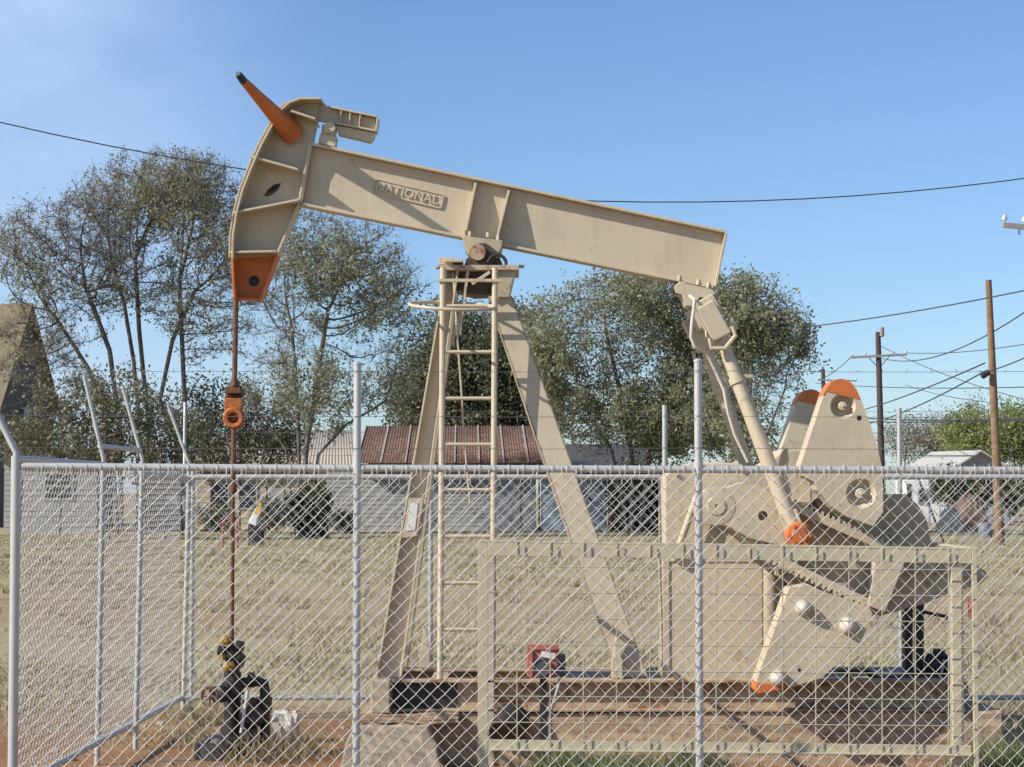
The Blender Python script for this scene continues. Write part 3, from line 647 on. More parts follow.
# ------------------------------------------------------------------ polished rod hanging from the horsehead
PR = thing('polished_rod', P(234, 640, YC), 'rusty bridle cable and rod with orange clamp hanging from the horsehead', 'rod')
m = MB(); m.tube([pj(236, 296, -.05), pj(234.5, 386, -.05)], .017, 10); m.tube([pj(236, 296, .06), pj(234.5, 386, .06)], .017, 10); m.build('bridle_cable', 'rust', PR)
m = MB(); b = pj(234.5, 391); m.box(b, (.10, .2, .04)); m.lathe(b - Vector((0, 0, .05)), (0, 0, 1), [(0, .04), (.02, .065), (.035, .03), (.06, .03), (.075, .055), (.09, .03), (.12, .025)], 14); m.build('carrier_bar', 'rust', PR, .003)
m = MB(); b = pj(233.5, 418, -.12); m.lathe(b + Vector((0, .09, 0)), (0, -1, 0), [(0, .055), (.04, .07), (.09, .07), (.105, .06), (.10, .036), (.04, .034)], 24); m.box(pj(234, 407, -.03), (.11, .12, .11)); m.build('rod_clamp', 'orange_rust', PR, .004)
m = MB(); m.tube([pj(234, 425), pj(233, 480)], .017, 10); m.lathe(pj(233, 484) - Vector((0, 0, .06)), (0, 0, 1), [(0, .012), (.01, .026), (.06, .026), (.075, .016)], 12); m.tube([pj(233, 490), pj(232, 648)], .013, 10); m.build('rod', 'rust', PR)

# ------------------------------------------------------------------ wellhead
g0 = P(238, 757, YC); WH = thing('wellhead', (g0.x, YC, 0), 'dark greasy wellhead of pipes and valves under the polished rod', 'wellhead')
def wh(px, py, d=0): return P(px, py, YC + d)
m = MB(); a = wh(232, 760); t_ = wh(232, 672); m.lathe((a.x, YC, -.02), (0, 0, 1), [(0, .10), (.10, .10), (.10, .14), (.14, .14), (.14, .075), (.24, .075), (.24, .055), (.42, .055), (.42, .075), (.50, .075), (.50, .06), (t_.z + .02, .055)], 20); m.build('casing', 'dark_steel', WH)
m = MB(); a = wh(232, 672); m.lathe(a, (0, 0, 1), [(0, .05), (.03, .05), (.03, .075), (.05, .075), (.055, .045), (.09, .045), (.10, .07), (.13, .07), (.14, .04), (.17, .03)], 18); m.build('stuffing_box', 'dark_steel', WH)
for px_, py_, dd_, pr in ((229, 671, -.06, [(0, .03), (.03, .045), (.06, .03)]), (226, 645, -.05, [(0, .02), (.02, .035), (.05, .035), (.06, .015)]), (223, 660, -.05, [(0, .012), (.04, .02), (.06, .01)])):
    m = MB(); m.lathe(wh(px_, py_, dd_), (0, 0, 1), pr, 12); m.build('packing_gland', 'gasket', WH)
m = MB(); c_ = wh(214, 696, -.24)
m.lathe(c_, (-.4, -.9, 0), [(0, .012), (.05, .012)], 8)
pts = [c_ + Vector((-.4, -.9, 0)).normalized() * .05 + (Vector((.9, -.4, 0)).normalized() * math.cos(t) + Vector((0, 0, 1)) * math.sin(t)) * .06 for t in [k * math.pi / 10 for k in range(21)]]
m.tube(pts, .009, 6, False)
for k in range(4):
    m.tube([c_ + Vector((-.4, -.9, 0)).normalized() * .05, pts[k * 5]], .007, 5)
m.build('handwheel', 'rust', WH)
for px_, py_ in ((240, 645), (241, 658), (222, 650)):
    m = MB(); q = wh(px_, py_, -.04); m.lathe(q + Vector((-.03, 0, 0)), (1, 0, -.2), [(0, .02), (.01, .035), (.05, .035), (.06, .02)], 12); m.build('bolt_lug', 'dark_steel', WH)
m = MB(); m.tube([wh(232, 684), wh(258, 681), wh(264, 684), wh(265, 692), wh(265, 760)], .034, 12); m.lathe(wh(256, 680) - Vector((.05, 0, 0)), (1, 0, 0), [(0, .05), (.04, .05)], 12); m.lathe(wh(264, 697), (0, 0, -1), [(0, .052), (.10, .052), (.10, .036)], 12); m.build('flow_line', 'dark_steel', WH)
m = MB(); m.tube([wh(232, 690, -.02), wh(224, 693, -.08), wh(221, 696, -.16)], .04, 12); m.lathe(wh(222, 694, -.12), (-.5, -.8, 0), [(0, .055), (.05, .055), (.06, .03)], 14); m.build('bull_plug', 'dark_steel', WH)
m = MB(); m.tube([wh(249, 700, -.05), wh(252, 712, -.08), wh(250, 735, -.10), wh(254, 752, -.1)], .045, 12); m.lathe(wh(251, 716, -.09), (.2, -1, 0), [(0, .07), (.05, .08), (.09, .05)], 16); m.build('valve', 'dark_steel', WH)
m = MB(); m.tube([wh(248, 690, -.16), wh(246, 702, -.17), wh(241, 733, -.20)], .011, 8); m.build('tie_rod', 'galv', WH)
m = MB(); m.lathe((wh(226, 745).x, D(-.08), -.02), (0, 0, 1), [(0, .20), (.12, .19), (.13, .14), (.16, .12)], 18); m.build('cellar_ring', 'dark_steel', WH)

# ------------------------------------------------------------------ foundation
zf = zb - .003
FD = thing('concrete_foundation', (0, YC, 0), 'muddy brown concrete foundation beneath the skid of the pump jack', 'foundation')
def rough_box(a, b, n, amp, name, mat, parent, taper=None):
    """a weathered block: subdivided faces with small dents"""
    bm = bmesh.new(); bmesh.ops.create_cube(bm, size=1)
    bmesh.ops.subdivide_edges(bm, edges=bm.edges[:], cuts=n, use_grid_fill=True)
    a, b = Vector(a), Vector(b); c = (a + b) / 2; s = b - a; rr = random.Random(name + str(a.x))
    org = Vector((0, 0, 0)); p = parent
    while p is not None: org += p.location; p = p.parent
    for v in bm.verts:
        q = Vector((v.co.x * s.x, v.co.y * s.y, v.co.z * s.z))
        if taper:
            k = .5 - v.co.z
            q.x += (1 if v.co.x > 0 else -1) * abs(v.co.x) * 2 * taper[0] * k; q.y += (1 if v.co.y > 0 else -1) * abs(v.co.y) * 2 * taper[1] * k
        q += Vector([rr.uniform(-amp, amp) for _ in range(3)])
        v.co = q + c - org
    me = bpy.data.meshes.new(name); bm.to_mesh(me); bm.free(); me.materials.append(M[mat]); o = bpy.data.objects.new(name, me); COL.objects.link(o)
    if parent: o.parent = parent
    bv = o.modifiers.new('bevel', 'BEVEL'); bv.width = .012; bv.segments = 2; bv.limit_method = 'ANGLE'; bv.angle_limit = R(50)
    return o
rough_box((P(430, 700, D(-.5)).x, D(-.50), -.1), (P(1003, 700, D(-.5)).x, D(.55), zf), 9, .008, 'footing', 'dirt_concrete', FD)
rough_box((P(353, 730, D(-.7)).x, D(-.70), -.1), (P(430, 730, D(-.7)).x, D(.6), zf - .065), 6, .010, 'pier', 'concrete', FD, (.12, .10))
rough_box((P(360, 716, D(-.6)).x, D(-.62), zf - .06), (P(459, 716, D(-.6)).x, D(.58), zf - .002), 5, .005, 'sill_block', 'dirt_concrete', FD)
m = MB(); m.cyl(P(506, 735, D(-.62)), P(513, 716, D(-.50)), .11, None, 18); m.build('anchor_sleeve', 'dark_steel', FD)

# ------------------------------------------------------------------ guard cage in front of the crank
GC = thing('guard_cage', (P(730, 745, 12.7).x, 12.7, 0), 'pale khaki angle iron guard with welded wire panel in front of the crank', 'machine guard')
GY = 12.7
def gc(px, py, d=0): return P(px, py, GY + d)
zg = 0
lx, rx = P(490, 600, GY).x, P(968, 600, GY).x
m = MB(); a = gc(478, 540); b = gc(488, 540); m.span((a.x, GY - .006, -.05), (b.x, GY + .006, a.z)); m.span((b.x - .008, GY + .0065, -.05), (b.x, GY + .07, a.z)); m.build('post', 'cage', GC, .002)
m = MB(); a = gc(952, 549); b = gc(963, 549); m.span((a.x, GY + .01, -.05), (b.x, GY + .022, a.z)); m.span((a.x, GY + .0225, -.05), (a.x + .012, GY + .10, a.z)); m.build('post', 'cage', GC, .002)
m = MB(); a = gc(971.5, 549); b = gc(976, 549); m.span((a.x, GY - .02, -.05), (b.x, GY + .012, a.z)); m.build('post', 'cage', GC, .002)
m = MB(); m.bar(gc(478, 541, .01), gc(977, 549, .01), .014, .034, (0, 1, 0)); m.bar(gc(488.5, 549, .0), gc(971, 557, .0), .075, .012, (0, 1, 0)); m.build('top_rail', 'cage', GC, .002)
m = MB(); m.bar(gc(488.5, 745, .0), gc(971, 751, .0), .065, .010, (0, 1, 0)); m.bar(gc(488.5, 749.5, -.012), gc(971, 755, -.012), .010, .04, (0, 1, 0)); m.build('bottom_rail', 'cage', GC, .002)
# welded wire
m = MB(); x = 517.0
while x < 968:
    t = (x - 480) / 490; m.tube([gc(x, 540 + 9 * t, -.03), gc(x, 744 + 8 * t, -.03)], .0038, 5, False); x += 33.2
y = 566.0
while y < 744:
    m.tube([gc(484, y, -.034), gc(973, y + 4, -.034)], .0034, 5, False); y += 26
x = 517.0
while x < 968:
    t = (x - 480) / 490
    for yy in (547 + 8 * t, 747 + 6 * t): m.box(gc(x, yy, -.0085), (.012, .005, .07))
    x += 33.2
m.build('welded_wire_panel', 'mesh_dull', GC)
# right end return panel
m = MB(); m.bar(gc(975, 548.5, .03), (gc(975, 548.5).x, D(-.2), gc(975, 548.5).z), .05, .012, (0, 0, 1)); m.build('end_rail', 'cage', GC, .002)
m = MB(); X = gc(489, 540).x; m.bar((X, GY + .13, gc(489, 547).z), (X, D(-.5), gc(489, 547).z), .05, .012, (0, 0, 1)); m.span((X - .02, D(-.52), -.05), (X + .02, D(-.50), gc(489, 547).z)); m.build('end_rail', 'cage', GC, .002)
m = MB(); q = gc(971, 608, .03); m.box(q, (.03, .02, .12)); m.build('red_tag', 'red', GC)

# ------------------------------------------------------------------ red switch box on a post
SY = 13.3
SB = thing('switch_box', (P(545, 700, SY).x, SY, 0), 'faded red switch box with round grey dial on a thin dark post', 'switch box')
def sbx(px, py, d=0): return P(px, py, SY + d)
m = MB(); a, b = sbx(527, 677), sbx(559, 644); bx = MB(); c_ = (a + b) / 2
bx.prism([(c_.x + x, c_.z + z) for x, z in rrect(abs(b.x - a.x), abs(b.z - a.z), .025)], SY - .05, SY + .08); body = bx.build('box', 'red', SB, .006)
m = MB(); d_ = sbx(542, 667, -.05); m.lathe(d_ + Vector((0, .004, 0)), (0, -1, 0), [(0, .054), (.03, .054), (.034, .049), (.028, .045), (.028, .01)], 28); m.build('dial', 'grey_dial', body)
m = MB(); d_ = sbx(548, 655, -.055); m.box(d_, (.085, .012, .035), Matrix.Rotation(.2, 3, 'Y')); m.build('label_plate', 'pale_plate', body)
m = MB(); m.ppx([(527, 644), (559, 644), (559, 650), (533, 650), (533, 677), (527, 677)], SY - .064, SY - .048); m.build('lid_rim', 'red', body, .003)
m = MB(); d_ = sbx(561, 665); m.box(d_, (.05, .12, .13)); m.build('side_housing', 'black', body, .006)
m = MB(); t_ = sbx(543.5, 679); m.span((t_.x - .022, SY - .012, -.05), (t_.x + .022, SY + .03, t_.z)); m.build('post', 'dark_steel', SB, .002)
m = MB(); m.tube([sbx(562, 672, -.02), sbx(558, 688, -.04), sbx(551, 710, -.045), sbx(550, 735, -.045), sbx(548, 768, -.04)], .011, 8); m.build('conduit', 'chrome', SB)

# small rough things by the well
o = rough_box((P(275, 716, 15.1).x, 15.0, -.02), (P(297, 716, 15.1).x, 15.2, .20), 3, .02, 'concrete_block', 'white_concrete', None); tag(o, 'small whitish concrete block sitting in the dirt beside the wellhead', 'block')

# ------------------------------------------------------------------ chain-link fences
def fabric(name, p0, p1, z0, z1, parent, side=(0, -1), off=.028, wr=.0019, w=.0765, knuckle=True, ties=False):
    p0, p1 = np.array(p0), np.array(p1); ln = np.linalg.norm(p1 - p0); u = (p1 - p0) / ln; n = np.array(side, float)
    hw = w / 2; nw = int(ln / hw); nk = int((z1 - z0) / hw)
    i = np.arange(nw)[:, None]; k = np.arange(nk)[None]
    jit = RNG.normal(0, .0016, (nw, nk + 1)); 
    U = i * hw + ((np.arange(nk + 1)[None] + i) % 2) * hw + jit; Z = z0 + np.arange(nk + 1)[None] * hw + RNG.normal(0, .0012, (nw, nk + 1)) + 0 * i
    rising = ((k + i) % 2 == 0)
    dep = np.where(rising, .0045, -.0045) + off
    def pt(U_, Z_, d_): return np.stack([p0[0] + u[0] * U_ + n[0] * d_, p0[1] + u[1] * U_ + n[1] * d_, Z_], -1)
    A = pt(U[:, :-1], Z[:, :-1], dep).reshape(-1, 3); B = pt(U[:, 1:], Z[:, 1:], dep).reshape(-1, 3)
    # little turns at each bend
    C = pt(U[:, 1:-1], Z[:, 1:-1], dep[:, :-1]).reshape(-1, 3); E = pt(U[:, 1:-1], Z[:, 1:-1], dep[:, 1:]).reshape(-1, 3)
    if knuckle:
        top = pt(U[:, -1], Z[:, -1], dep[:, -1]); t2 = top + np.array([0, 0, .032]) + RNG.normal(0, .004, top.shape)
        A = np.concatenate([A, top]); B = np.concatenate([B, t2])
    if ties:
        xs = np.arange(.1, ln - .05, w); zz = z1 + .028
        for (d0, h0), (d1, h1) in zip(((.030, -.045), (.034, -.01), (.020, .019)), ((.034, -.01), (.020, .019), (-.012, .022))):
            A = np.concatenate([A, pt(xs, np.full_like(xs, zz + h0), d0)]); B = np.concatenate([B, pt(xs + .004, np.full_like(xs, zz + h1), d1)])
    r = np.full(len(A), wr); r2 = np.full(len(C), wr)
    return quads_obj(name, [frusta(A, B, r, r, 5), frusta(C, E, r2, r2, 4)], 'wire', parent, smooth=True)
def strand(name, pts, parent, r=.0013, barb=.13):
    A, B = [], []
    for a, b in zip(pts[:-1], pts[1:]):
        a, b = np.array(a), np.array(b); L_ = np.linalg.norm(b - a); n = max(2, int(L_ / .5)); 
        q = [a + (b - a) * t - np.array([0, 0, .006 * math.sin(math.pi * t)]) for t in np.linspace(0, 1, n + 1)]
        A += q[:-1]; B += q[1:]
        for t in np.arange(.06, L_, barb):
            c = a + (b - a) * t / L_; e = RNG.normal(0, 1, 3); e = e / np.linalg.norm(e) * .012; A.append(c - e); B.append(c + e)
    A, B = np.array(A), np.array(B); r_ = np.full(len(A), r)
    return quads_obj(name, [frusta(A, B, r_, r_, 4)], 'barb', parent)
YF, YB = 11.58, 16.67
zrail = P(500, 468.5, YF).z; zrb = .16
def post_(parent, x, y, z1, r=.021, cap=False, name='post', lean=(0, 0)):
    m = MB(); m.tube([(x, y, -.25), (x, y, z1), ] if lean == (0, 0) else [(x, y, -.25), (x + lean[0], y + lean[1], z1)], r, 14)
    if cap: m.lathe((x, y, z1), (0, 0, 1), [(0, r * 1.25), (.03, r * 1.25), (.05, r * .8), (.058, .01)], 14)
    return m.build(name, 'galv', parent)
# front
xl = P(14.5, 600, YF).x
FF = thing('chain_link_fence', (0, YF, 0), 'galvanized chain-link fence with barbed wire nearest to the viewer, before the pump jack', 'fence', 'chain-link fences round the pump jack')
m = MB(); m.tube([(xl + .03, YF, P(20, 466.3, YF).z), (-1.2, YF, zrail + .002), (.5, YF, zrail - .003), (2.95, YF, P(1024, 470.5, YF).z)], .0195, 14); m.build('top_rail', 'galv', FF)
ztop = P(357, 365, YF).z
for px_ in (357, 698.5, 1040):
    X = P(px_, 500, YF).x; top = P(698, 362, YF).z if px_ > 600 else ztop
    p = post_(FF, X, YF, top, .0205)
    m = MB(); m.lathe((X, YF, zrail - .03), (0, 0, 1), [(0, .026), (.06, .026)], 14); m.lathe((X, YF, top), (0, 0, 1), [(0, .023), (.01, .023), (.018, .012)], 14) if False else None; m.build('post_fitting', 'galv', p); m = MB(); m.lathe((X, YF, top), (0, 0, 1), [(0, .023), (.01, .023), (.018, .012)], 14); m.build('post_cap', 'galv', p)
fabric('chain_link_fabric', (xl + .04, YF), (2.95, YF), .04, zrail - .028, FF, ties=True)
for y in (371.5, 416.5, 448.5):
    z = P(500, y, YF).z; strand('barbed_wire', [(P(-20, 500, YF).x - .18 + .1 * (448 - y) / 80, YF, z + .01), (P(357, 500, YF).x, YF - .022, z), (P(698, 500, YF).x, YF - .022, z + .003), (P(1045, 500, YF).x, YF - .022, z)], FF)
# side
FS = thing('chain_link_fence', (xl, 14, 0), 'chain-link side fence on the left, running back with outward leaning arms', 'fence', 'chain-link fences round the pump jack')
xb = P(183.5, 600, YB).x
def sx_(Y): return xl + (xb - xl) * (Y - YF) / (YB - YF)
Y1, Y2 = 2200 / 159.0, 2200 / 150.0
for Y, arm_top, arm_bot, cap in ((YF, (-6, 408), (15, 456), True), (Y1, (84, 375), (103, 462), False), (Y2, (122.5, 386), (142, 462), False), (YB, (168, 405), (189, 466), False)):
    X = sx_(Y) if Y in (YF, YB) else P(99 if Y == Y1 else 137, 500, Y).x; zc = P(100, arm_bot[1], Y).z
    r = .026 if cap else .018
    p = post_(FS, X, Y, zc, r, False, lean=(P(arm_bot[0], 500, Y).x - X if not cap else 0, 0)); X = P(arm_bot[0], 500, Y).x if not cap else X
    m = MB(); A = P(arm_top[0], arm_top[1], Y - (0 if not cap else 0)); m.tube([(X, Y, zc - .02), (X, Y, zc + .02), (A.x, Y, A.z)], 0.0125 if not cap else .018, 12); m.build('barb_arm', 'galv', p)
m = MB(); A = P(183, 402, YB); m.tube([(xb, YB, P(100, 466, YB).z), (A.x, YB + .1, A.z)], .0115, 10); m.build('barb_arm', 'galv', FS)
zs = P(20, 459, YF).z
m = MB(); m.tube([(sx_(YF + .03), YF + .03, zs), (sx_(Y1), Y1, zs - .003)], .020, 12); m.tube([(sx_(Y2), Y2, zs - .05), (sx_(YB), YB, zs - .06)], .020, 12); m.build('top_rail', 'galv', FS)
m = MB(); zz = P(120, 447, Y1).z; m.tube([P(99.6, 446, Y1), P(139.5, 450, Y2)], .016, 12); m.build('gate_header', 'galv', FS)
m = MB(); m.tube([(sx_(YF), YF, zrb), (sx_(YB), YB, zrb)], .018, 12); m.build('bottom_rail', 'galv', FS)
fabric('chain_link_fabric', (xl, YF + .05), (xb, YB - .03), .13, zs + .0, FS, (-1, 0), .022)
for t in (.25, .6, .95):
    pts = []
    for Y, at, ab in ((YF, (-6, 408), (15, 456)), (Y1, (84, 375), (103, 462)), (Y2, (122.5, 386), (142, 462)), (YB, (168, 405), (189, 466))):
        A = P(*at, Y); B_ = Vector((sx_(Y), Y, P(100, ab[1], Y).z)); q = B_.lerp(A, t); pts.append((q.x, q.y, q.z))
    strand('barbed_wire', pts, FS)
# back
FB = thing('chain_link_fence', (0, YB, 0), 'chain-link fence behind the pump jack, seen through the front one', 'fence', 'chain-link fences round the pump jack')
zrB = P(500, 477, YB).z
m = MB(); m.tube([(xb, YB, zrB), (4.6, YB, zrB)], .021, 12); m.build('top_rail', 'galv', FB)
m = MB(); m.tube([(xb, YB, .16), (4.6, YB, .16)], .02, 12); m.build('bottom_rail', 'galv', FB)
for px_, top in ((193, 468), (431, 406), (665, 405), (900, 408)):
    post_(FB, P(px_, 500, YB).x, YB, P(500, top, YB).z, .024 if px_ == 190 else .019)
fabric('chain_link_fabric', (xb + .02, YB), (4.6, YB), .09, zrB - .02, FB, (0, -1), .026)
for y in (411, 432, 455):
    z = P(500, y, YB).z; strand('barbed_wire', [(P(186, y, YB).x, YB, z), (P(431, 500, YB).x, YB, z), (P(665, 500, YB).x, YB, z), (4.6, YB, z)], FB, .0014)

# ------------------------------------------------------------------ trees
def ell_points(n, ells, Y, depth, shell=.55):
    """points inside pixel ellipses (cx, cy, rx, ry, weight) placed round distance Y"""
    tot = sum(e[4] * e[2] * e[3] for e in ells); out = []
    for cx_, cy_, rx_, ry_, wt in ells:
        k = int(n * wt * rx_ * ry_ / tot); v = RNG.normal(0, 1, (k, 3)); v /= np.linalg.norm(v, axis=1, keepdims=True)
        v *= (RNG.random((k, 1)) ** shell)
        s = Y / FPX
        c = P(cx_, cy_, Y)
        out.append(np.stack([c.x + v[:, 0] * rx_ * s, Y + v[:, 1] * depth, c.z + v[:, 2] * ry_ * s], -1))
    return np.concatenate(out)
def colonize(stems, att, step, kill, infl, up=.12, iters=160):
    pos = []; par = []
    for path in stems:
        prev = -1
        for i in range(len(path) - 1):
            a, b = np.array(path[i]), np.array(path[i + 1]); n = max(1, int(np.linalg.norm(b - a) / step))
            for k in range(n + (1 if i == len(path) - 2 else 0)):
                pos.append(a + (b - a) * k / n); par.append(prev); prev = len(pos) - 1
    pos = np.array(pos); par = list(par)
    best = np.full(len(att), 1e9); bi = np.zeros(len(att), int); alive = np.ones(len(att), bool)
    def upd(i0):
        nonlocal best, bi
        d = np.linalg.norm(att[:, None] - pos[None, i0:], axis=2); j = d.argmin(1); dm = d[np.arange(len(att)), j]
        b = dm < best; best = np.where(b, dm, best); bi = np.where(b, j + i0, bi)
    upd(0)
    for it in range(iters):
        alive &= best > kill
        m = alive & (best < infl)
        if not m.any(): break
        idx = bi[m]; dirs = att[m] - pos[idx]; dirs /= np.linalg.norm(dirs, axis=1, keepdims=True)
        un, inv = np.unique(idx, return_inverse=True); acc = np.zeros((len(un), 3)); np.add.at(acc, inv, dirs)
        acc += RNG.normal(0, .34, acc.shape); acc[:, 2] += up
        acc /= np.linalg.norm(acc, axis=1, keepdims=True) + 1e-9
        new = pos[un] + acc * step
        i0 = len(pos); pos = np.concatenate([pos, new]); par += list(un); upd(i0)
        if len(pos) > 9000: break
    return pos, np.array(par)
def tree(name, label, cat, stems, ells, Y, depth, n_att, mats, leaves, leaf=.11, step=.30, kill=.42, infl=4.0, tip=.008, clump=.35, twigs=2, group=None, expo=2.3, patch=.0, up=.12):
    base = stems[0][0]
    t = thing(name, tuple(base), label, cat, group)
    att = ell_points(n_att, ells, Y, depth)
    pos, par = colonize([[tuple(p) for p in s] for s in stems], att, step, kill, infl, up)
    n = len(pos); acc = np.zeros(n); child = np.zeros(n, int)
    for i in range(n - 1, -1, -1):
        if acc[i] == 0: acc[i] = tip ** expo
        if par[i] >= 0: acc[par[i]] += acc[i]; child[par[i]] += 1
    rad = acc ** (1 / expo)
    e = np.where(par >= 0)[0]; p0, p1 = pos[par[e]], pos[e]; r0 = np.minimum(rad[par[e]], rad[e] * 1.5); r1 = rad[e]
    thick = r1 > .03; parts = []
    if thick.any(): parts.append(frusta(p0[thick], p1[thick], r0[thick], r1[thick], 8))
    if parts: quads_obj('trunk', parts, mats[0], t, True)
    thin = ~thick; parts = [frusta(p0[thin], p1[thin], r0[thin], r1[thin], 4)]
    tips = np.where(rad < tip * 2.6)[0]
    if twigs:
        s = np.repeat(tips, twigs); d = RNG.normal(0, 1, (len(s), 3)); d[:, 2] += .5; d /= np.linalg.norm(d, axis=1, keepdims=True); ln = RNG.uniform(.2, .7, (len(s), 1)) * (step / .3)
        q0 = pos[s]; q1 = q0 + d * ln; parts.append(frusta(q0, q1, np.full(len(s), tip * .7), np.full(len(s), tip * .3), 3)) if False else parts.append(frusta(q0, q1, np.full(len(s), tip * .7), np.full(len(s), tip * .3), 4))
        anchor = np.concatenate([pos[tips], q1, (q0 + q1) / 2])
    else: anchor = pos[tips]
    quads_obj('branches', parts, mats[0], t, True)
    if leaves:
        if patch > 0:   # leafier and barer patches
            f = np.sin(anchor[:, 0] * .9 + 1.3) + np.sin(anchor[:, 2] * 1.1 + anchor[:, 0] * .5) + np.sin(anchor[:, 1] * .8); pr = 1 / (1 + np.exp(-f * patch * 2))
            pr /= pr.sum(); s = RNG.choice(len(anchor), leaves, p=pr)
        else: s = RNG.integers(0, len(anchor), leaves)
        c = anchor[s] + RNG.normal(0, clump, (leaves, 3)) * .6
        a = RNG.normal(0, 1, (leaves, 3)); a /= np.linalg.norm(a, axis=1, keepdims=True); b = np.cross(a, RNG.normal(0, 1, (leaves, 3))); b /= np.linalg.norm(b, axis=1, keepdims=True)
        sz = leaf * RNG.uniform(.55, 1.35, (leaves, 1)); V = np.stack([c - a * sz * .5, c + b * sz * .28, c + a * sz * .5, c - b * sz * .28], 1).reshape(-1, 3)
        F = np.arange(leaves * 4).reshape(-1, 4); quads_obj('crown', [(V, F)], mats[1], t)
    return t
def gp(px, Y, dy=0): q = P(px, 500, Y); return (q.x, Y + dy, 0.0)
def st(Y, *pts):
    """stem path: first pixel x stands on the ground"""
    out = [gp(pts[0], Y)]
    for i, p in enumerate(pts[1:]): q = P(p[0], p[1], Y); out.append((q.x, Y + random.uniform(-.4, .4) * (i > 0), q.z))
    return out
YT = 88
tree('sparse_tree', 'thin leaning tree at far left with mostly bare spreading branches', 'tree',
     [st(YT, 118, (112, 440), (90, 370), (55, 315)), st(YT, 122, (120, 430), (108, 350), (85, 285))],
     [(65, 265, 80, 62, 1), (25, 240, 40, 40, .8), (100, 240, 50, 60, 1), (40, 350, 60, 50, .6)], YT, 2.6, 1050, ('bark', 'leaf_sparse'), 5217, 0.138, kill=.36, tip=.011, twigs=7, clump=.22, patch=.9, up=.28)
tree('sparse_tree', 'tall tree left of the horsehead with upright forked trunks and thin olive foliage', 'tree',
     [st(YT + 3, 146, (140, 430), (132, 360), (122, 300), (112, 260)), st(YT + 3, 150, (148, 420), (140, 330), (136, 260))],
     [(115, 220, 60, 55, 1), (165, 190, 62, 42, 1.2), (130, 270, 60, 50, .4)], YT + 3, 2.5, 1125, ('bark', 'leaf_sparse'), 6376, 0.138, kill=.36, tip=.011, twigs=7, clump=.22, patch=.9, up=.28)
tree('sparse_tree', 'tree directly behind the horsehead cable with dark straight trunk and thin crown', 'tree',
     [st(YT + 1, 188, (186, 430), (182, 350), (178, 280)), st(YT + 1, 182, (176, 440), (160, 400), (172, 340), (194, 290))],
     [(195, 200, 55, 50, 1.2), (225, 250, 55, 70, 1), (200, 300, 60, 50, .3), (235, 320, 30, 50, .3)], YT + 1, 2.6, 1200, ('bark', 'leaf_sparse'), 6956, 0.138, kill=.36, tip=.011, twigs=7, clump=.22, patch=.9, up=.28)
tree('forked_tree', 'many-stemmed tree below the walking beam with thick low leaning limb', 'tree',
     [st(YT - 4, 300, (299, 450), (296, 380), (290, 320)), st(YT - 4, 304, (306, 450), (318, 370), (328, 310)), st(YT - 4, 308, (318, 455), (345, 425), (385, 402)), st(YT - 4, 296, (286, 450), (268, 425), (258, 412))],
     [(340, 265, 75, 62, 1.2), (290, 290, 55, 90, 1), (390, 310, 45, 75, 1), (300, 390, 70, 50, 1), (385, 385, 50, 40, .7)], YT - 4, 3.2, 1500, ('bark', 'leaf_grey'), 12622, 0.150, tip=.010, twigs=7, clump=.25, patch=.8, up=.22)
tree('dark_tree', 'dense dark tree behind the ladder rising over the rusty roof', 'tree',
     [st(108, 470, (468, 440), (462, 380)), st(108, 500, (502, 440), (505, 380))],
     [(455, 370, 50, 70, 1), (510, 370, 50, 70, 1), (420, 400, 40, 50, .8), (480, 420, 80, 35, 1)], 108, 3.0, 1300, ('bark', 'leaf_dark'), 44200, 0.200, .34, tip=.010, clump=.5)
tree('broad_tree', 'broad full grey-green tree behind the beam\'s tail and pitman arms', 'tree',
     [st(YT + 4, 632, (632, 455), (622, 400), (608, 340), (602, 300)), st(YT + 4, 640, (650, 450), (672, 400), (700, 350)), st(YT + 4, 628, (612, 450), (580, 400))],
     [(600, 330, 72, 62, 1.1), (555, 350, 42, 60, .9), (655, 310, 70, 48, 1), (700, 370, 85, 70, 1), (600, 410, 80, 52, 1), (680, 425, 70, 40, 1)], YT + 4, 3.0, 2600, ('bark', 'leaf_grey'), 67192, 0.150, .32, tip=.009, twigs=4, clump=.25, patch=.55, up=.2)
tree('leafy_tree', 'leafy tree left of the orange counterweight tips with gaps of sky', 'tree',
     [st(YT - 2, 742, (745, 440), (750, 380), (752, 330)), st(YT - 2, 748, (765, 440), (785, 390))],
     [(745, 320, 50, 55, 1), (775, 350, 42, 75, 1), (755, 410, 55, 60, 1), (790, 330, 26, 40, .7)], YT - 2, 2.0, 1100, ('bark', 'leaf_grey'), 18423, 0.163, tip=.009, twigs=4, clump=.25, patch=1.0, up=.2)
tree('vine_bush', 'brownish vine thicket beneath the bare trees at left', 'bush',
     [st(80, 60, (62, 480)), st(80, 110, (108, 480)), st(80, 20, (22, 480)), st(80, 165, (165, 470))],
     [(40, 440, 60, 28, 1), (110, 440, 60, 38, 1), (165, 440, 40, 45, 1), (100, 400, 70, 35, .5)], 80, 1.6, 900, ('bark_pale', 'leaf_brown'), 12750, 0.150, .28, tip=.010, twigs=6, clump=.35)
tree('vine_bush', 'rough undergrowth between the cable and the many-stemmed tree', 'bush',
     [st(92, 240, (240, 470)), st(92, 265, (268, 470)), st(92, 210, (212, 470))],
     [(235, 430, 45, 50, 1), (275, 440, 35, 40, 1), (205, 430, 30, 50, 1)], 92, 1.5, 600, ('bark', 'leaf_brown'), 7650, 0.163, .3, tip=.010, twigs=6, clump=.4)
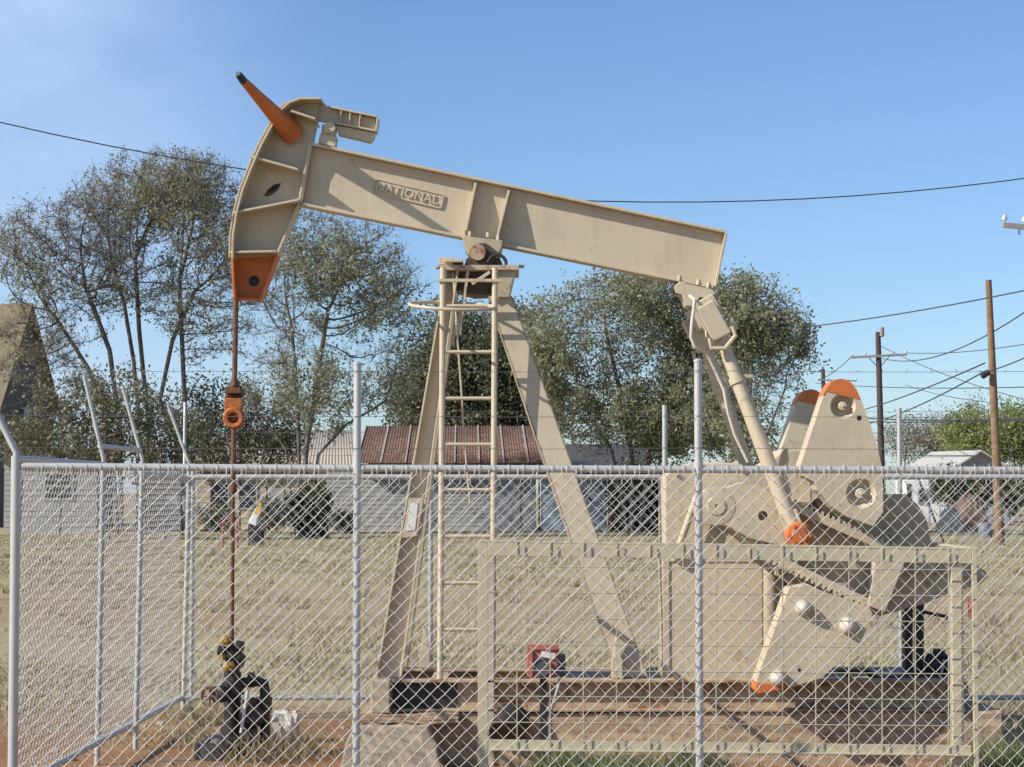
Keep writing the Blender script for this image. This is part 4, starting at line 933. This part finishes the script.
tree('round_bush', 'dark rounded bush by the fence foot of the many-stemmed tree', 'bush',
     [st(84, 312, (312, 515)), st(84, 322, (322, 515)), st(84, 300, (300, 515))], [(314, 508, 18, 24, 1), (296, 515, 14, 16, .8)], 84, .8, 380, ('bark', 'leaf_dark'), 15300, 0.125, .2, .3, clump=.16)
tree('olive_bush_tree', 'bright olive bushy tree behind the pale gable roof at right', 'tree',
     [st(150, 985, (985, 470)), st(150, 1015, (1015, 465)), st(150, 1040, (1040, 465))],
     [(975, 440, 38, 25, 1), (1010, 436, 34, 28, 1), (1045, 445, 30, 32, 1)], 150, 3.5, 900, ('bark_pale', 'leaf_bright'), 24000, .24, .5, .6, 6, .012, .55)
for px_, top, lab in ((905, 428, 'bare winter tree between the dark pole and the white fence post'), (935, 424, 'bare winter tree left of the olive bush at right'), (972, 408, 'leafless treetop rising above the olive bush at right')):
    tree('bare_tree', lab, 'tree', [st(165, px_, (px_, 460))], [(px_, (top + 455) / 2, 24, (470 - top) / 2, 1), (px_ + 5, 440, 30, 22, .6)], 165, 2.0, 420, ('bark_pale', 'leaf_haze'), 2600, .2, .55, .7, 6, .014, .6, 3, group='bare trees at the right')
tree('shade_tree', 'dark shrubby growth beside the pale blue block garage', 'bush',
     [st(97, 630, (630, 500)), st(97, 650, (650, 500)), st(97, 690, (690, 500))], [(632, 495, 22, 35, 1), (665, 500, 28, 34, 1), (705, 500, 30, 34, 1)], 97, 1.8, 800, ('bark', 'leaf_dark'), 23800, 0.175, .3, tip=.009, clump=.4)
tree('shade_tree', 'dark shrub mass behind the right fence bay near the tall brown pole', 'bush',
     [st(118, 940, (940, 500)), st(118, 975, (975, 500)), st(118, 1010, (1010, 500))], [(945, 488, 20, 12, 1), (985, 487, 24, 14, 1), (1015, 490, 20, 16, 1)], 118, 1.5, 500, ('bark', 'leaf_dark'), 15300, 0.200, .35, .4, clump=.35)

# ------------------------------------------------------------------ houses
def lap_wall(name, x0, x1, y, z0, z1, board, mat, parent, th=.1):
    """horizontal lap siding facing the viewer: one outline of overlapping boards, stretched across"""
    n = max(1, round((z1 - z0) / board)); b = (z1 - z0) / n; prof = [(y + th, z0)]
    for i in range(n): prof += [(y - .022, z0 + i * b), (y - .002, z0 + (i + 1) * b)]
    prof += [(y + th, z1)]; k = len(prof)
    m = MB(); vs = [(x0, a, z) for a, z in prof] + [(x1, a, z) for a, z in prof]
    m.add(vs, [tuple(range(k)), tuple(range(2 * k - 1, k - 1, -1))] + [(i + k, (i + 1) % k + k, (i + 1) % k, i) for i in range(k)])
    return m.build(name, mat, parent)
def corrugated(name, a, b, c, d, pitch, amp, mat, parent, th=.02):
    """ridged sheet over quad a-b (eave) to d-c (ridge)"""
    a, b, c, d = map(np.array, (a, b, c, d)); n = int(np.linalg.norm(b - a) / (pitch / 4)); nrm = np.cross(b - a, d - a); nrm = nrm / np.linalg.norm(nrm); nrm *= np.sign(nrm[2])
    t = np.linspace(0, 1, n + 1)[:, None]; h = (np.sin(np.arange(n + 1) * math.pi / 2) * amp)[:, None] * nrm[None]
    E = a + (b - a) * t + h; T_ = d + (c - d) * t + h; V = np.concatenate([E, T_, E - nrm * th, T_ - nrm * th]); i = np.arange(n); k = n + 1
    F = np.concatenate([np.stack([i, i + 1, i + 1 + k, i + k], 1), np.stack([i + 2 * k, i + 3 * k, i + 1 + 3 * k, i + 1 + 2 * k], 1), np.stack([i, i + 2 * k, i + 1 + 2 * k, i + 1], 1), np.stack([i + k, i + 1 + k, i + 1 + 3 * k, i + 3 * k], 1)])
    return quads_obj(name, [(V, F)], mat, parent)
def window(parent, x0, x1, z0, z1, y, mull=True):
    m = MB(); t = .07
    m.span((x0 - t, y - .05, z0 - t), (x0, y + .02, z1 + t)); m.span((x1, y - .05, z0 - t), (x1 + t, y + .02, z1 + t)); m.span((x0, y - .05, z0 - t), (x1, y + .02, z0)); m.span((x0, y - .05, z1), (x1, y + .02, z1 + t))
    if mull: m.span((x0, y - .04, (z0 + z1) / 2 - .025), (x1, y + .0, (z0 + z1) / 2 + .025))
    w = m.build('window', 'trim', parent); m = MB(); m.span((x0, y - .03, z0), (x1, y - .022, z1)); m.build('pane', 'glass', w)
# rusty-roofed house
YH = 100.0
hx = lambda px, Y=YH: P(px, 500, Y).x
hz = lambda py, Y=YH: P(500, py, Y).z
H1 = thing('siding_house', (hx(440), YH, 0), 'low white sided house with rusted tin roof behind the ladder', 'house')
lap_wall('wall', hx(326), hx(502), YH, 0, hz(470), .20, 'white_siding', H1)
m = MB(); m.span((hx(502) + .002, YH - .02, 0), (hx(536), YH + .1, hz(470))); m.build('board_wall', 'grey_siding', H1)
m = MB(); m.span((hx(326) + .01, YH + .12, 0), (hx(326) + .2, YH + 7, hz(470))); m.span((hx(536) - .2, YH + .12, 0), (hx(536) - .01, YH + 7, hz(470))); m.build('end_wall', 'white_siding', H1)
ez, rz = hz(463, YH - .7), hz(426, YH + 3.5)
rf = corrugated('roof', (hx(357), YH - .7, ez), (hx(553), YH - .7, ez), (hx(545, YH + 3.5), YH + 3.5, rz), (hx(366, YH + 3.5), YH + 3.5, rz), .13, .018, 'rust_roof', H1)
n_b = 8
for k in range(n_b + 1):
    t = k / n_b; a = Vector((hx(357), YH - .7, ez)).lerp(Vector((hx(553), YH - .7, ez)), t); b = Vector((hx(366, YH + 3.5), YH + 3.5, rz)).lerp(Vector((hx(545, YH + 3.5), YH + 3.5, rz)), t)
    m = MB(); m.bar(a + Vector((0, -.01, .03)), b + Vector((0, 0, .03)), .07, .05, (0, -.3, 1)); m.build('seam', 'pale_roof', rf)
m = MB(); m.add([(hx(366, YH + 3.5), YH + 3.5, rz - .05), (hx(545, YH + 3.5), YH + 3.5, rz - .05), (hx(553), YH + 7.5, ez), (hx(357), YH + 7.5, ez)], [(0, 1, 2, 3)]); m.build('rear_roof', 'rust_roof', H1)
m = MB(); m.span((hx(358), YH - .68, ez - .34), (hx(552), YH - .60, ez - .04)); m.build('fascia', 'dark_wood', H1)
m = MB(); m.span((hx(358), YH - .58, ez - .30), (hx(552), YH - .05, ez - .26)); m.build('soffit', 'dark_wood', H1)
m = MB(); m.span((hx(517), YH - .07, 0), (hx(520), YH - .02, hz(478))); m.build('trim_board', 'trim', H1)
m = MB(); m.span((hx(540) - .08, YH - .06, 0), (hx(540), YH - .02, hz(478))); m.build('corner_post', 'dark_blue', H1)
# block garage
H2 = thing('block_garage', (hx(572), YH, 0), 'pale blue concrete block garage with charcoal shingle roof behind the right leg', 'garage')
m = MB(); rows = 9; zt2 = hz(476); bh = zt2 / rows; blen = .41
for r_ in range(rows):
    x = hx(541) + (.0 if r_ % 2 else -.2)
    while x < hx(607):
        x0 = max(x, hx(541)); x1 = min(x + blen, hx(607))
        if x1 - x0 > .03: m.span((x0 + .006, YH + random.uniform(-.006, .006), r_ * bh + .006), (x1 - .006, YH + .2, (r_ + 1) * bh - .006))
        x += blen
m.build('block_wall', 'blue_block', H2)
m = MB(); m.span((hx(541), YH + .02, 0), (hx(607), YH + .18, zt2)); m.span((hx(607) - .2, YH + .22, 0), (hx(607), YH + 6, zt2)); m.build('mortar', 'grey_siding', H2)
rz2 = hz(444, YH + 3)
m = MB(); m.add([(hx(536), YH - .5, zt2 + .35), (hx(650), YH - .5, zt2 + .35), (hx(650), YH + 3, rz2), (hx(545), YH + 3, rz2), (hx(536), YH - .5, zt2 + .23), (hx(650), YH - .5, zt2 + .23), (hx(650), YH + 3, rz2 - .12), (hx(545), YH + 3, rz2 - .12)], [(0, 1, 2, 3), (4, 7, 6, 5), (0, 4, 5, 1), (1, 5, 6, 2), (3, 2, 6, 7), (0, 3, 7, 4)]); m.build('roof', 'dark_shingle', H2)
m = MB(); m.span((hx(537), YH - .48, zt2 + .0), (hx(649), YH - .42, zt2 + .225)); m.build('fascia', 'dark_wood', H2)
m = MB(); m.span((hx(608), YH - .02, 0), (hx(612), YH + .1, zt2)); m.build('door_jamb', 'stick_red', H2)
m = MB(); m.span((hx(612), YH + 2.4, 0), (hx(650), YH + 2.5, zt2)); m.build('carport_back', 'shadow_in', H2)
m = MB(); m.span((hx(647), YH - .1, 0), (hx(650), YH + .1, zt2)); m.build('carport_post', 'pole_dark', H2)
m = MB(); m.bar(P(562, 480, YH - .1), P(590, 500, YH - .1), .16, .06); m.build('leaning_board', 'dark_blue', H2)
# tan house behind the many-stemmed tree
YH3 = 106.0
H3 = thing('tan_house', (hx(260, YH3), YH3, 0), 'tan sided house with pale patched metal roof behind the many-stemmed tree', 'house')
lap_wall('wall', hx(196, YH3), hx(332, YH3), YH3, 0, hz(466, YH3), .24, 'tan_siding', H3)
ez3, rz3 = hz(468, YH3 - .5), hz(430, YH3 + 4)
corrugated('roof', (hx(188, YH3), YH3 - .5, ez3), (hx(366, YH3), YH3 - .5, ez3), (hx(352, YH3), YH3 + 4, rz3), (hx(214, YH3), YH3 + 4, rz3), .16, .02, 'pale_roof', H3)
m = MB(); m.span((hx(190, YH3), YH3 - .48, ez3 - .2), (hx(364, YH3), YH3 - .42, ez3 - .03)); m.build('fascia', 'trim', H3)
m = MB(); m.span((hx(332, YH3) - .2, YH3 + .12, 0), (hx(332, YH3), YH3 + 8, hz(466, YH3))); m.span((hx(196, YH3), YH3 + .12, 0), (hx(196, YH3) + .2, YH3 + 8, hz(466, YH3))); m.build('end_wall', 'tan_siding', H3)
m = MB(); m.span((hx(271, YH3), YH3 - .06, 0), (hx(284, YH3), YH3 - .03, hz(488, YH3))); dr = m.build('door', 'white_siding', H3)
m = MB(); m.lathe((hx(282, YH3), YH3 - .06, 1.0), (0, -1, 0), [(0, .03), (.05, .035), (.06, .01)], 10); m.build('handle', 'chrome', dr)
window(H3, hx(212, YH3), hx(228, YH3), hz(508, YH3), hz(485, YH3), YH3 - .03); window(H3, hx(240, YH3), hx(256, YH3), hz(508, YH3), hz(485, YH3), YH3 - .03)
# steep gable house at the left edge
YG = 112.0
H4 = thing('gable_house', (hx(5, YG), YG, 0), 'house with steep mossy brown gable roof at the left edge behind bare branches', 'house')
A = lambda px, py, y: P(px, py, y)
apx = A(27, 303, YG); fe = A(-3, 388, YG - 4.0); re_ = A(54, 418, YG + 3.2)
zlow = (fe.z + re_.z) / 2; fe.z = re_.z = zlow
along = Vector((-.93, .37, 0)) * 11
def gnd(v): return Vector((v.x, v.y, 0))
m = MB(); f_ = [gnd(fe), gnd(re_), re_, apx - Vector((0, 0, .15)), fe]
m.add(f_ + [v + along for v in f_], [(0, 1, 2, 3, 4), (9, 8, 7, 6, 5), (0, 4, 9, 5), (1, 6, 7, 2)]); m.build('wall', 'gable_dark', H4)
over = Vector((.93, -.37, 0)) * .35
for e in (fe, re_):
    m = MB(); dn = (e - apx) * 1.07; q = [apx + over, apx + dn + over, apx + dn + along, apx + along]; up_n = Vector((0, 0, .16))
    m.add(q + [v - up_n for v in q], [(0, 1, 2, 3), (7, 6, 5, 4), (0, 4, 5, 1), (1, 5, 6, 2), (2, 6, 7, 3), (3, 7, 4, 0)]); m.build('roof', 'brown_shingle', H4)
m = MB(); u_ = (re_ - fe); u_.z = 0; u_.normalize(); c_ = (fe + re_) / 2 + over * .12; c_.z = zlow - .9
for sx0, sx1, sz0, sz1 in ((-.5, .5, .62, .70), (-.5, .5, -.70, -.62), (-.5, -.42, -.62, .62), (.42, .5, -.62, .62), (-.42, .42, -.03, .03)):
    k = [c_ + u_ * sx_0 + Vector((0, 0, z_)) for sx_0, z_ in ((sx0, sz0), (sx1, sz0), (sx1, sz1), (sx0, sz1))]; n_ = over.normalized() * .06
    m.add([v + n_ for v in k] + [v - n_ for v in k], [(0, 1, 2, 3), (7, 6, 5, 4), (0, 4, 5, 1), (1, 5, 6, 2), (2, 6, 7, 3), (3, 7, 4, 0)])
w_n = m.build('window', 'trim', H4); m = MB(); n_ = over.normalized() * .02; m.add([c_ + u_ * x_ + Vector((0, 0, z_)) + n_ for x_, z_ in ((-.42, -.62), (.42, -.62), (.42, .62), (-.42, .62))], [(0, 1, 2, 3)]); m.build('pane', 'glass', w_n)
# small white house behind the left fence
YS = 96.0
H5 = thing('white_shed', (hx(60, YS), YS, 0), 'small white clapboard outbuilding with dark window behind the left side fence', 'shed')
lap_wall('wall', hx(4, YS), hx(97, YS), YS, 0, hz(459, YS), .22, 'white_siding', H5)
m = MB(); m.span((hx(97, YS) - .2, YS + .12, 0), (hx(97, YS) - .01, YS + 4, hz(459, YS))); m.span((hx(4, YS) + .01, YS + .12, 0), (hx(4, YS) + .2, YS + 4, hz(459, YS))); m.build('end_wall', 'white_siding', H5)
q = [(hx(0, YS), YS - .3, hz(459, YS)), (hx(101, YS), YS - .3, hz(459, YS)), (hx(101, YS), YS + 4.2, hz(459, YS) + .5), (hx(0, YS), YS + 4.2, hz(459, YS) + .5)]
m = MB(); m.add(q + [(a, b, c - .1) for a, b, c in q], [(0, 1, 2, 3), (7, 6, 5, 4), (0, 4, 5, 1), (1, 5, 6, 2), (2, 6, 7, 3), (3, 7, 4, 0)]); m.build('roof', 'dark_shingle', H5)
window(H5, hx(46, YS), hx(72, YS), hz(498, YS), hz(474, YS), YS - .03)
H7 = thing('grey_shed', (hx(150, YS), YS + 2, 0), 'low blue-grey board shed between the white outbuilding and the fence corner', 'shed')
YS2 = YS + 2
m = MB(); x = hx(136, YS2)
while x < hx(186, YS2):
    m.span((x, YS2 + random.uniform(0, .02), 0), (x + .2, YS2 + .1, hz(484, YS2) + random.uniform(-.02, .02))); x += .215
m.build('board_wall', 'grey_siding', H7)
q = [(hx(133, YS2), YS2 - .3, hz(484, YS2) + .05), (hx(189, YS2), YS2 - .3, hz(484, YS2) + .05), (hx(189, YS2), YS2 + 3, hz(478, YS2) + .3), (hx(133, YS2), YS2 + 3, hz(478, YS2) + .3)]
m = MB(); m.add(q + [(a, b, c - .08) for a, b, c in q], [(0, 1, 2, 3), (7, 6, 5, 4), (0, 4, 5, 1), (1, 5, 6, 2), (2, 6, 7, 3), (3, 7, 4, 0)]); m.build('roof', 'dark_shingle', H7)
m = MB(); m.span((hx(136, YS2), YS2 + .12, 0), (hx(136, YS2) + .1, YS2 + 2.8, hz(484, YS2))); m.span((hx(186, YS2) - .1, YS2 + .12, 0), (hx(186, YS2), YS2 + 2.8, hz(484, YS2))); m.build('end_wall', 'grey_siding', H7)
# right house with pale gable roof
YR = 125.0
H6 = thing('gable_cottage', (hx(960, YR), YR, 0), 'cottage with bright pale metal gable roof behind the tall brown pole', 'house')
ra = A(980, 450, YR); el = A(915, 474, YR + 5); er = A(1032, 472, YR)
dpt = 8.0
zE = hz(472, YR)
ridge0 = Vector((ra.x, YR, ra.z)); 
lx_ = A(944, 469, YR).x; rx_ = 2 * ra.x - lx_
back = Vector((-1.7, 6.0, 0))
m = MB()
for sgn in (-1, 1):
    e = Vector((lx_ if sgn < 0 else rx_, YR, zE)); q = [ridge0, e, e + back, ridge0 + back]; q = [x + Vector((0, -.4, 0)) for x in q]
    m.add(q + [x - Vector((0, 0, .1)) for x in q], [(0, 1, 2, 3), (7, 6, 5, 4), (0, 4, 5, 1), (1, 5, 6, 2), (2, 6, 7, 3), (3, 7, 4, 0)])
m.build('roof', 'white_roof', H6)
m = MB(); f_ = [(lx_ + .2, YR, 0), (rx_ - .2, YR, 0), (rx_ - .2, YR, zE), (ra.x, YR, ra.z - .12), (lx_ + .2, YR, zE)]
m.add(f_ + [(a + back.x, b + back.y, c) for a, b, c in f_], [(0, 1, 2, 3, 4), (9, 8, 7, 6, 5), (0, 4, 9, 5), (1, 6, 7, 2), (0, 5, 6, 1)]); m.build('wall', 'grey_siding', H6)
window(H6, hx(968, YR), hx(978, YR), hz(512, YR), hz(488, YR), YR - .05)
# white trailer-like panel and tarp-covered heap, barrel, car
YQ = 105.0
m = MB(); m.span((hx(904, YQ), YQ, .25), (hx(931, YQ), YQ + 2.4, hz(478, YQ))); T1 = thing('camper_trailer', (hx(917, YQ), YQ, 0), 'small white camper trailer right of the counterweight, seen through the fence', 'trailer')
m.build('body', 'white_plastic', T1, .12); window(T1, hx(919, YQ), hx(925, YQ), hz(502, YQ), hz(490, YQ), YQ - .03, False)
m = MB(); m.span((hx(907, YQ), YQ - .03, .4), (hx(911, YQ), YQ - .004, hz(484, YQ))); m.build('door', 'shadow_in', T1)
m = MB(); m.lathe((hx(914, YQ), YQ - .02, .3), (0, 1, 0), [(0, .2), (.03, .3), (.2, .3), (.22, .2)], 18); m.build('wheel', 'tyre', T1)
def heap(name, lab, cat, px0, px1, top, Y, mat, seed):
    rr = np.random.default_rng(seed); n = 26; xs = np.linspace(hx(px0, Y), hx(px1, Y), n); ys = np.linspace(Y, Y + 2.2, 12); X, Yy = np.meshgrid(xs, ys); u = np.linspace(-1, 1, n)[None]; v = np.linspace(-1, 1, 12)[:, None]
    Z = hz(top, Y) * np.clip(1 - np.abs(u) ** 3.5, 0, 1) * np.clip(1 - np.abs(v) ** 4, 0, 1) * (1 + rr.normal(0, .05, X.shape)) - .02
    i = np.arange(n - 1)[None] + (np.arange(11) * n)[:, None]; o = quads_obj(name, [(np.stack([X, Yy, Z], -1).reshape(-1, 3), np.stack([i, i + 1, i + n + 1, i + n], -1).reshape(-1, 4))], mat, None, True); return tag(o, lab, cat)
heap('covered_heap', 'brown tarp-covered heap left of the tall brown pole', 'heap', 958, 992, 496, 100, 'brown_tarp', 3)
heap('brush_heap', 'straw-coloured brush heap in front of the tarp-covered heap', 'heap', 944, 966, 508, 97, 'tan_siding', 5)
YBR = 84
m = MB(); m.lathe((hx(985, YBR), YBR, 0), (0, 0, 1), [(0, .24), (.02, .26), (.28, .27), (.30, .28), (.32, .27), (.55, .26), (.57, .24)], 20); tag(m.build('plastic_barrel', 'blue_plastic'), 'faded blue plastic barrel at the foot of the tall brown pole', 'barrel')
YJ = 72
J = thing('yard_object', (hx(254, YJ), YJ, 0), 'small white and orange object lying in the yard left of the round bush', 'yard object')
c_ = P(256, 514, YJ); m = MB(); m.bar(c_ + Vector((-.12, 0, -.35)), c_ + Vector((.08, 0, .18)), .30, .25, (0, 1, 0), .16, .16); m.build('white_panel', 'white_plastic', J, .04)
m = MB(); m.bar(c_ + Vector((.02, -.14, -.02)), c_ + Vector((.17, -.14, .36)), .20, .05, (0, 1, 0), .10, .05); m.build('orange_panel', 'toy_yellow', J, .01)
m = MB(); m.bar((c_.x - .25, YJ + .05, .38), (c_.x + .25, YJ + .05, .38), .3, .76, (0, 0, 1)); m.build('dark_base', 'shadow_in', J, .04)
for k, (px_, w_, h_, lab) in enumerate(((215, 20, 22, 'dark low brush behind the faded red pipe frame'), (272, 16, 26, 'dark low brush between the white and orange object and the round bush'), (420, 14, 18, 'scrubby brush against the white sided wall just left of the ladder'), (345, 10, 14, 'small dry shrub against the white sided wall beside the round bush'))):
    tree('low_brush', lab, 'bush', [st(96 - k, px_ - 4, (px_ - 4, 518)), st(96 - k, px_ + 5, (px_ + 5, 518))], [(px_, 530 - h_ / 2, w_, h_ * .55, 1)], 96 - k, .9, 260, ('bark', 'leaf_brown' if k > 1 else 'leaf_dark'), 3500, .11, .22, .3, tip=.008, clump=.16, twigs=4)
F7 = MB(); a = lambda px, py: P(px, py, YJ - 4)
F7.tube([(a(223, 500).x, YJ - 4, 0), a(223, 524), a(226, 519), a(232, 518), a(237, 522), (a(238, 500).x, YJ - 4, 0)], .035, 8); tag(F7.build('pipe_frame', 'stick_red'), 'faded red bent pipe frame standing in the dry field behind the rod', 'pipe frame')

# ------------------------------------------------------------------ utility poles and lines
def pole(name, lab, px_top, py_top, px_bot, Y, r0, r1, mat, arms=(), group=None):
    b = gp(px_bot, Y); t = P(px_top, py_top, Y); o = thing(name, b, lab, 'utility pole', group)
    m = MB(); b_ = Vector((b[0], Y, -.3)); m.tube([b_, b_.lerp(t, .5), t], [r0, (r0 + r1) / 2, r1], 14); m.build('mast', mat, o)
    for (xa, ya, xb_, yb_) in arms:
        m = MB(); m.bar(P(xa, ya, Y - .18), P(xb_, yb_, Y - .18), .12, .10, (0, 1, 0)); ar = m.build('crossarm', 'pole_grey', o)
        for k in (.02, .25, .75, .98):
            q = P(xa + (xb_ - xa) * k, ya + (yb_ - ya) * k, Y - .18); m = MB(); m.lathe(q + Vector((0, 0, .05)), (0, 0, 1), [(0, .02), (.06, .02), (.07, .06), (.14, .065), (.2, .03)], 10); m.build('insulator', 'insul', ar)
        c0 = P((xa + xb_) / 2, (ya + yb_) / 2, Y - .18); m = MB()
        for k in (.3, .7):
            q = P(xa + (xb_ - xa) * k, ya + (yb_ - ya) * k, Y - .14); m.bar(q, c0 + Vector((0, .1, -.65)), .04, .02)
        m.build('arm_brace', 'dark_steel', ar)
    return o
YP1, YP2, YP3 = 72.0, 118.0, 170.0
p1 = pole('utility_pole', 'tall light brown wooden pole at right with a small dark transformer', 988.5, 280, 1000, YP1, .17, .10, 'pole_brown')
m = MB(); q = P(985, 374, YP1 - .25); m.lathe(q + Vector((-.12, 0, -.1)), (.5, 0, .35), [(0, .05), (.03, .10), (.30, .10), (.33, .05)], 14); m.build('transformer', 'black', p1)
p2 = pole('utility_pole', 'dark utility pole with one crossarm right of the orange counterweight tips', 878, 332, 883, YP2, .20, .14, 'pole_dark', [(851, 357.5, 907, 354.5)])
m = MB(); q = P(882, 337, YP2 - .3); m.lathe(q, (0, 0, 1), [(0, .05), (.05, .12), (.5, .12), (.55, .06)], 12); m.build('transformer', 'pole_grey', p2)
p3 = pole('utility_pole', 'distant utility pole peeking up just behind the orange counterweight tips', 823, 369, 825, YP3, .2, .15, 'pole_dark', [(818, 380, 857, 381)])
YP4 = 52.0
p4 = pole('utility_pole', 'utility pole outside the right edge whose pale crossarm end enters the picture', 1046, 195, 1050, YP4, .17, .12, 'pole_brown', [(1003, 225, 1089, 233)])
m = MB(); q = P(1019, 229, YP4 - .25); m.bar(q + Vector((0, 0, .02)), q + Vector((0, 0, -.14)), .05, .04); m.build('bracket', 'chrome', p4)
def line(lab, pts, Y, sag, r, name='power_line', group='overhead lines'):
    m = MB(); out = []
    n = 24; a = P(pts[0][0], pts[0][1], pts[0][2] if len(pts[0]) > 2 else Y); b = P(pts[1][0], pts[1][1], pts[1][2] if len(pts[1]) > 2 else Y)
    for i in range(n + 1):
        t = i / n; q = a.lerp(b, t); q.z -= sag * 4 * t * (1 - t); out.append(q)
    m.tube(out, r, 6); return tag(m.build(name, 'cable'), lab, 'power line', group)
line('long overhead cable sagging behind the horsehead and beam across the whole sky', [(-120, 92, 44), (1150, 158, 48)], 44, 1.54, .013)
line('overhead line crossing the top of the tall brown pole from the leafy tree', [(806, 327, 80), (1060, 283, 60)], 70, .10, .020)
line('line rising from the dark pole to the upper right past the brown pole', [(878, 357, 118), (1060, 287, 60)], 90, .9, .022)
line('line meeting the transformer of the brown pole from the dark pole base', [(800, 420, 170), (985, 363, 72)], 100, .5, .026)
line('line from the transformer of the brown pole to the right edge', [(986, 372, 72), (1070, 334, 60)], 66, .1, .02)
line('lower steep line running up to the right behind the counterweight', [(810, 425, 170), (985, 371, 72)], 100, .9, .026)
line('level line below the crossarm running past the brown pole', [(815, 383, 150), (1060, 386, 90)], 110, .2, .022)
line('thin upper line from the dark pole crossarm to the brown pole shaft', [(907, 353, 118), (1060, 338, 80)], 95, .2, .018)
line('thick bundled cable level with the white fence post top', [(800, 413, 140), (1060, 417, 110)], 120, .3, .04)
line('lowest horizontal cable below the bundled cable', [(800, 420, 140), (1060, 419, 110)], 120, .15, .035)
line('thin line falling from the dark pole to the right edge', [(879, 345, 118), (1060, 408, 80)], 95, .3, .018)
line('faint line falling from the brown pole crossing to the right edge', [(905, 385, 118), (1060, 405, 80)], 95, .3, .016)
line('line from the far pole up to the left end of the dark crossarm', [(818, 380, 170), (852, 356, 118)], 140, .2, .026)
line('guy line slanting down right of the tall brown pole', [(1000, 395, 72), (1026, 545, 68)], 70, 0, .012, 'guy_wire')
line('dark guy line slanting down behind the trailer', [(918, 478, 70), (946, 548, 70)], 70, 0, .035, 'guy_wire')

# ------------------------------------------------------------------ grass and weeds
def blades(name, n, sampler, h0, h1, mat, spread=.5, wd=.006):
    xy = sampler(n); d = RNG.normal(0, spread, (n, 2)); h = RNG.uniform(h0, h1, n); an = RNG.uniform(0, 2 * np.pi, n); w = np.stack([np.cos(an), np.sin(an)], 1) * wd * (xy[:, 1:2] / 16) ** .6
    b = np.concatenate([xy, np.zeros((n, 1))], 1); V = np.stack([b - np.c_[w, np.zeros(n)], b + np.c_[w, np.zeros(n)], b + np.c_[d * h[:, None], h]], 1).reshape(-1, 3)
    return tag(quads_obj(name, [(V, np.arange(3 * n).reshape(-1, 3))], mat), kind='stuff')
def field(n):
    y = 15 + (RNG.random(n) ** 1.5) * 75; x = (RNG.random(n) - .5) * (y * .56); c = np.stack([x, y], 1)
    f = np.sin(x * .8 + y * .35) + np.sin(x * .3 - y * .9 + 2) + np.sin(x * 2.2 + y * 1.7) * .6 + RNG.normal(0, .6, n)
    bandy = np.interp(y, [14, 18, 24, 28, 37, 45, 90], [-1.2, .5, .5, -1.0, -1.0, .5, .8]); keep = f + bandy * 1.2 > .2; c = c[keep]
    k = RNG.integers(0, len(c), n); return c[k] + RNG.normal(0, .06, (n, 2))
blades('dry_grass', 110000, field, .015, .07, 'straw', .6, .008)
def tufts(centres, r):
    cs = np.array(centres)
    def f(n): k = RNG.integers(0, len(cs), n); return cs[k] + RNG.normal(0, r, (n, 2))
    return f
wc = []
for px_, Y in ((560, 12.6), (590, 12.7), (620, 12.5), (650, 12.65), (680, 12.6), (700, 12.8), (600, 12.4), (640, 12.3), (570, 12.9), (1005, 12.9), (1020, 13.1), (990, 13.0), (1000, 13.6)): wc.append(gp(px_, Y)[:2])
blades('green_weeds', 5200, tufts(wc, .10), .08, .26, 'weed', .45, .007)
wc2 = [gp(px_, Y)[:2] for px_, Y in ((275, 14.2), (283, 14.1), (292, 14.3), (262, 14.5), (215, 14.6), (205, 15.2), (212, 16.4), (225, 16.2), (250, 14.0), (300, 14.4), (195, 16.6))]
blades('dry_weeds', 1300, tufts(wc2, .11), .06, .22, 'straw', .6, .006)
fc = []
for k in range(230):
    y = 17 + RNG.random() ** 1.4 * 60; fc.append(((RNG.random() - .5) * y * .52, y))
blades('tall_dry_weeds', 9000, tufts(fc, .10), .06, .24, 'straw', .55, .007)
m = MB(); rr = random.Random(4)
for k in range(170):
    x, y = rr.uniform(-3, 3.2), rr.uniform(12.4, 16.4); s = rr.uniform(.008, .03)
    m.box((x, y, s * .3), (s * 2, s * 1.5, s), Matrix.Rotation(rr.uniform(0, 3), 3, 'Z') @ Matrix.Rotation(rr.uniform(-.3, .3), 3, 'X'))
tag(m.build('gravel', 'concrete'), kind='stuff')
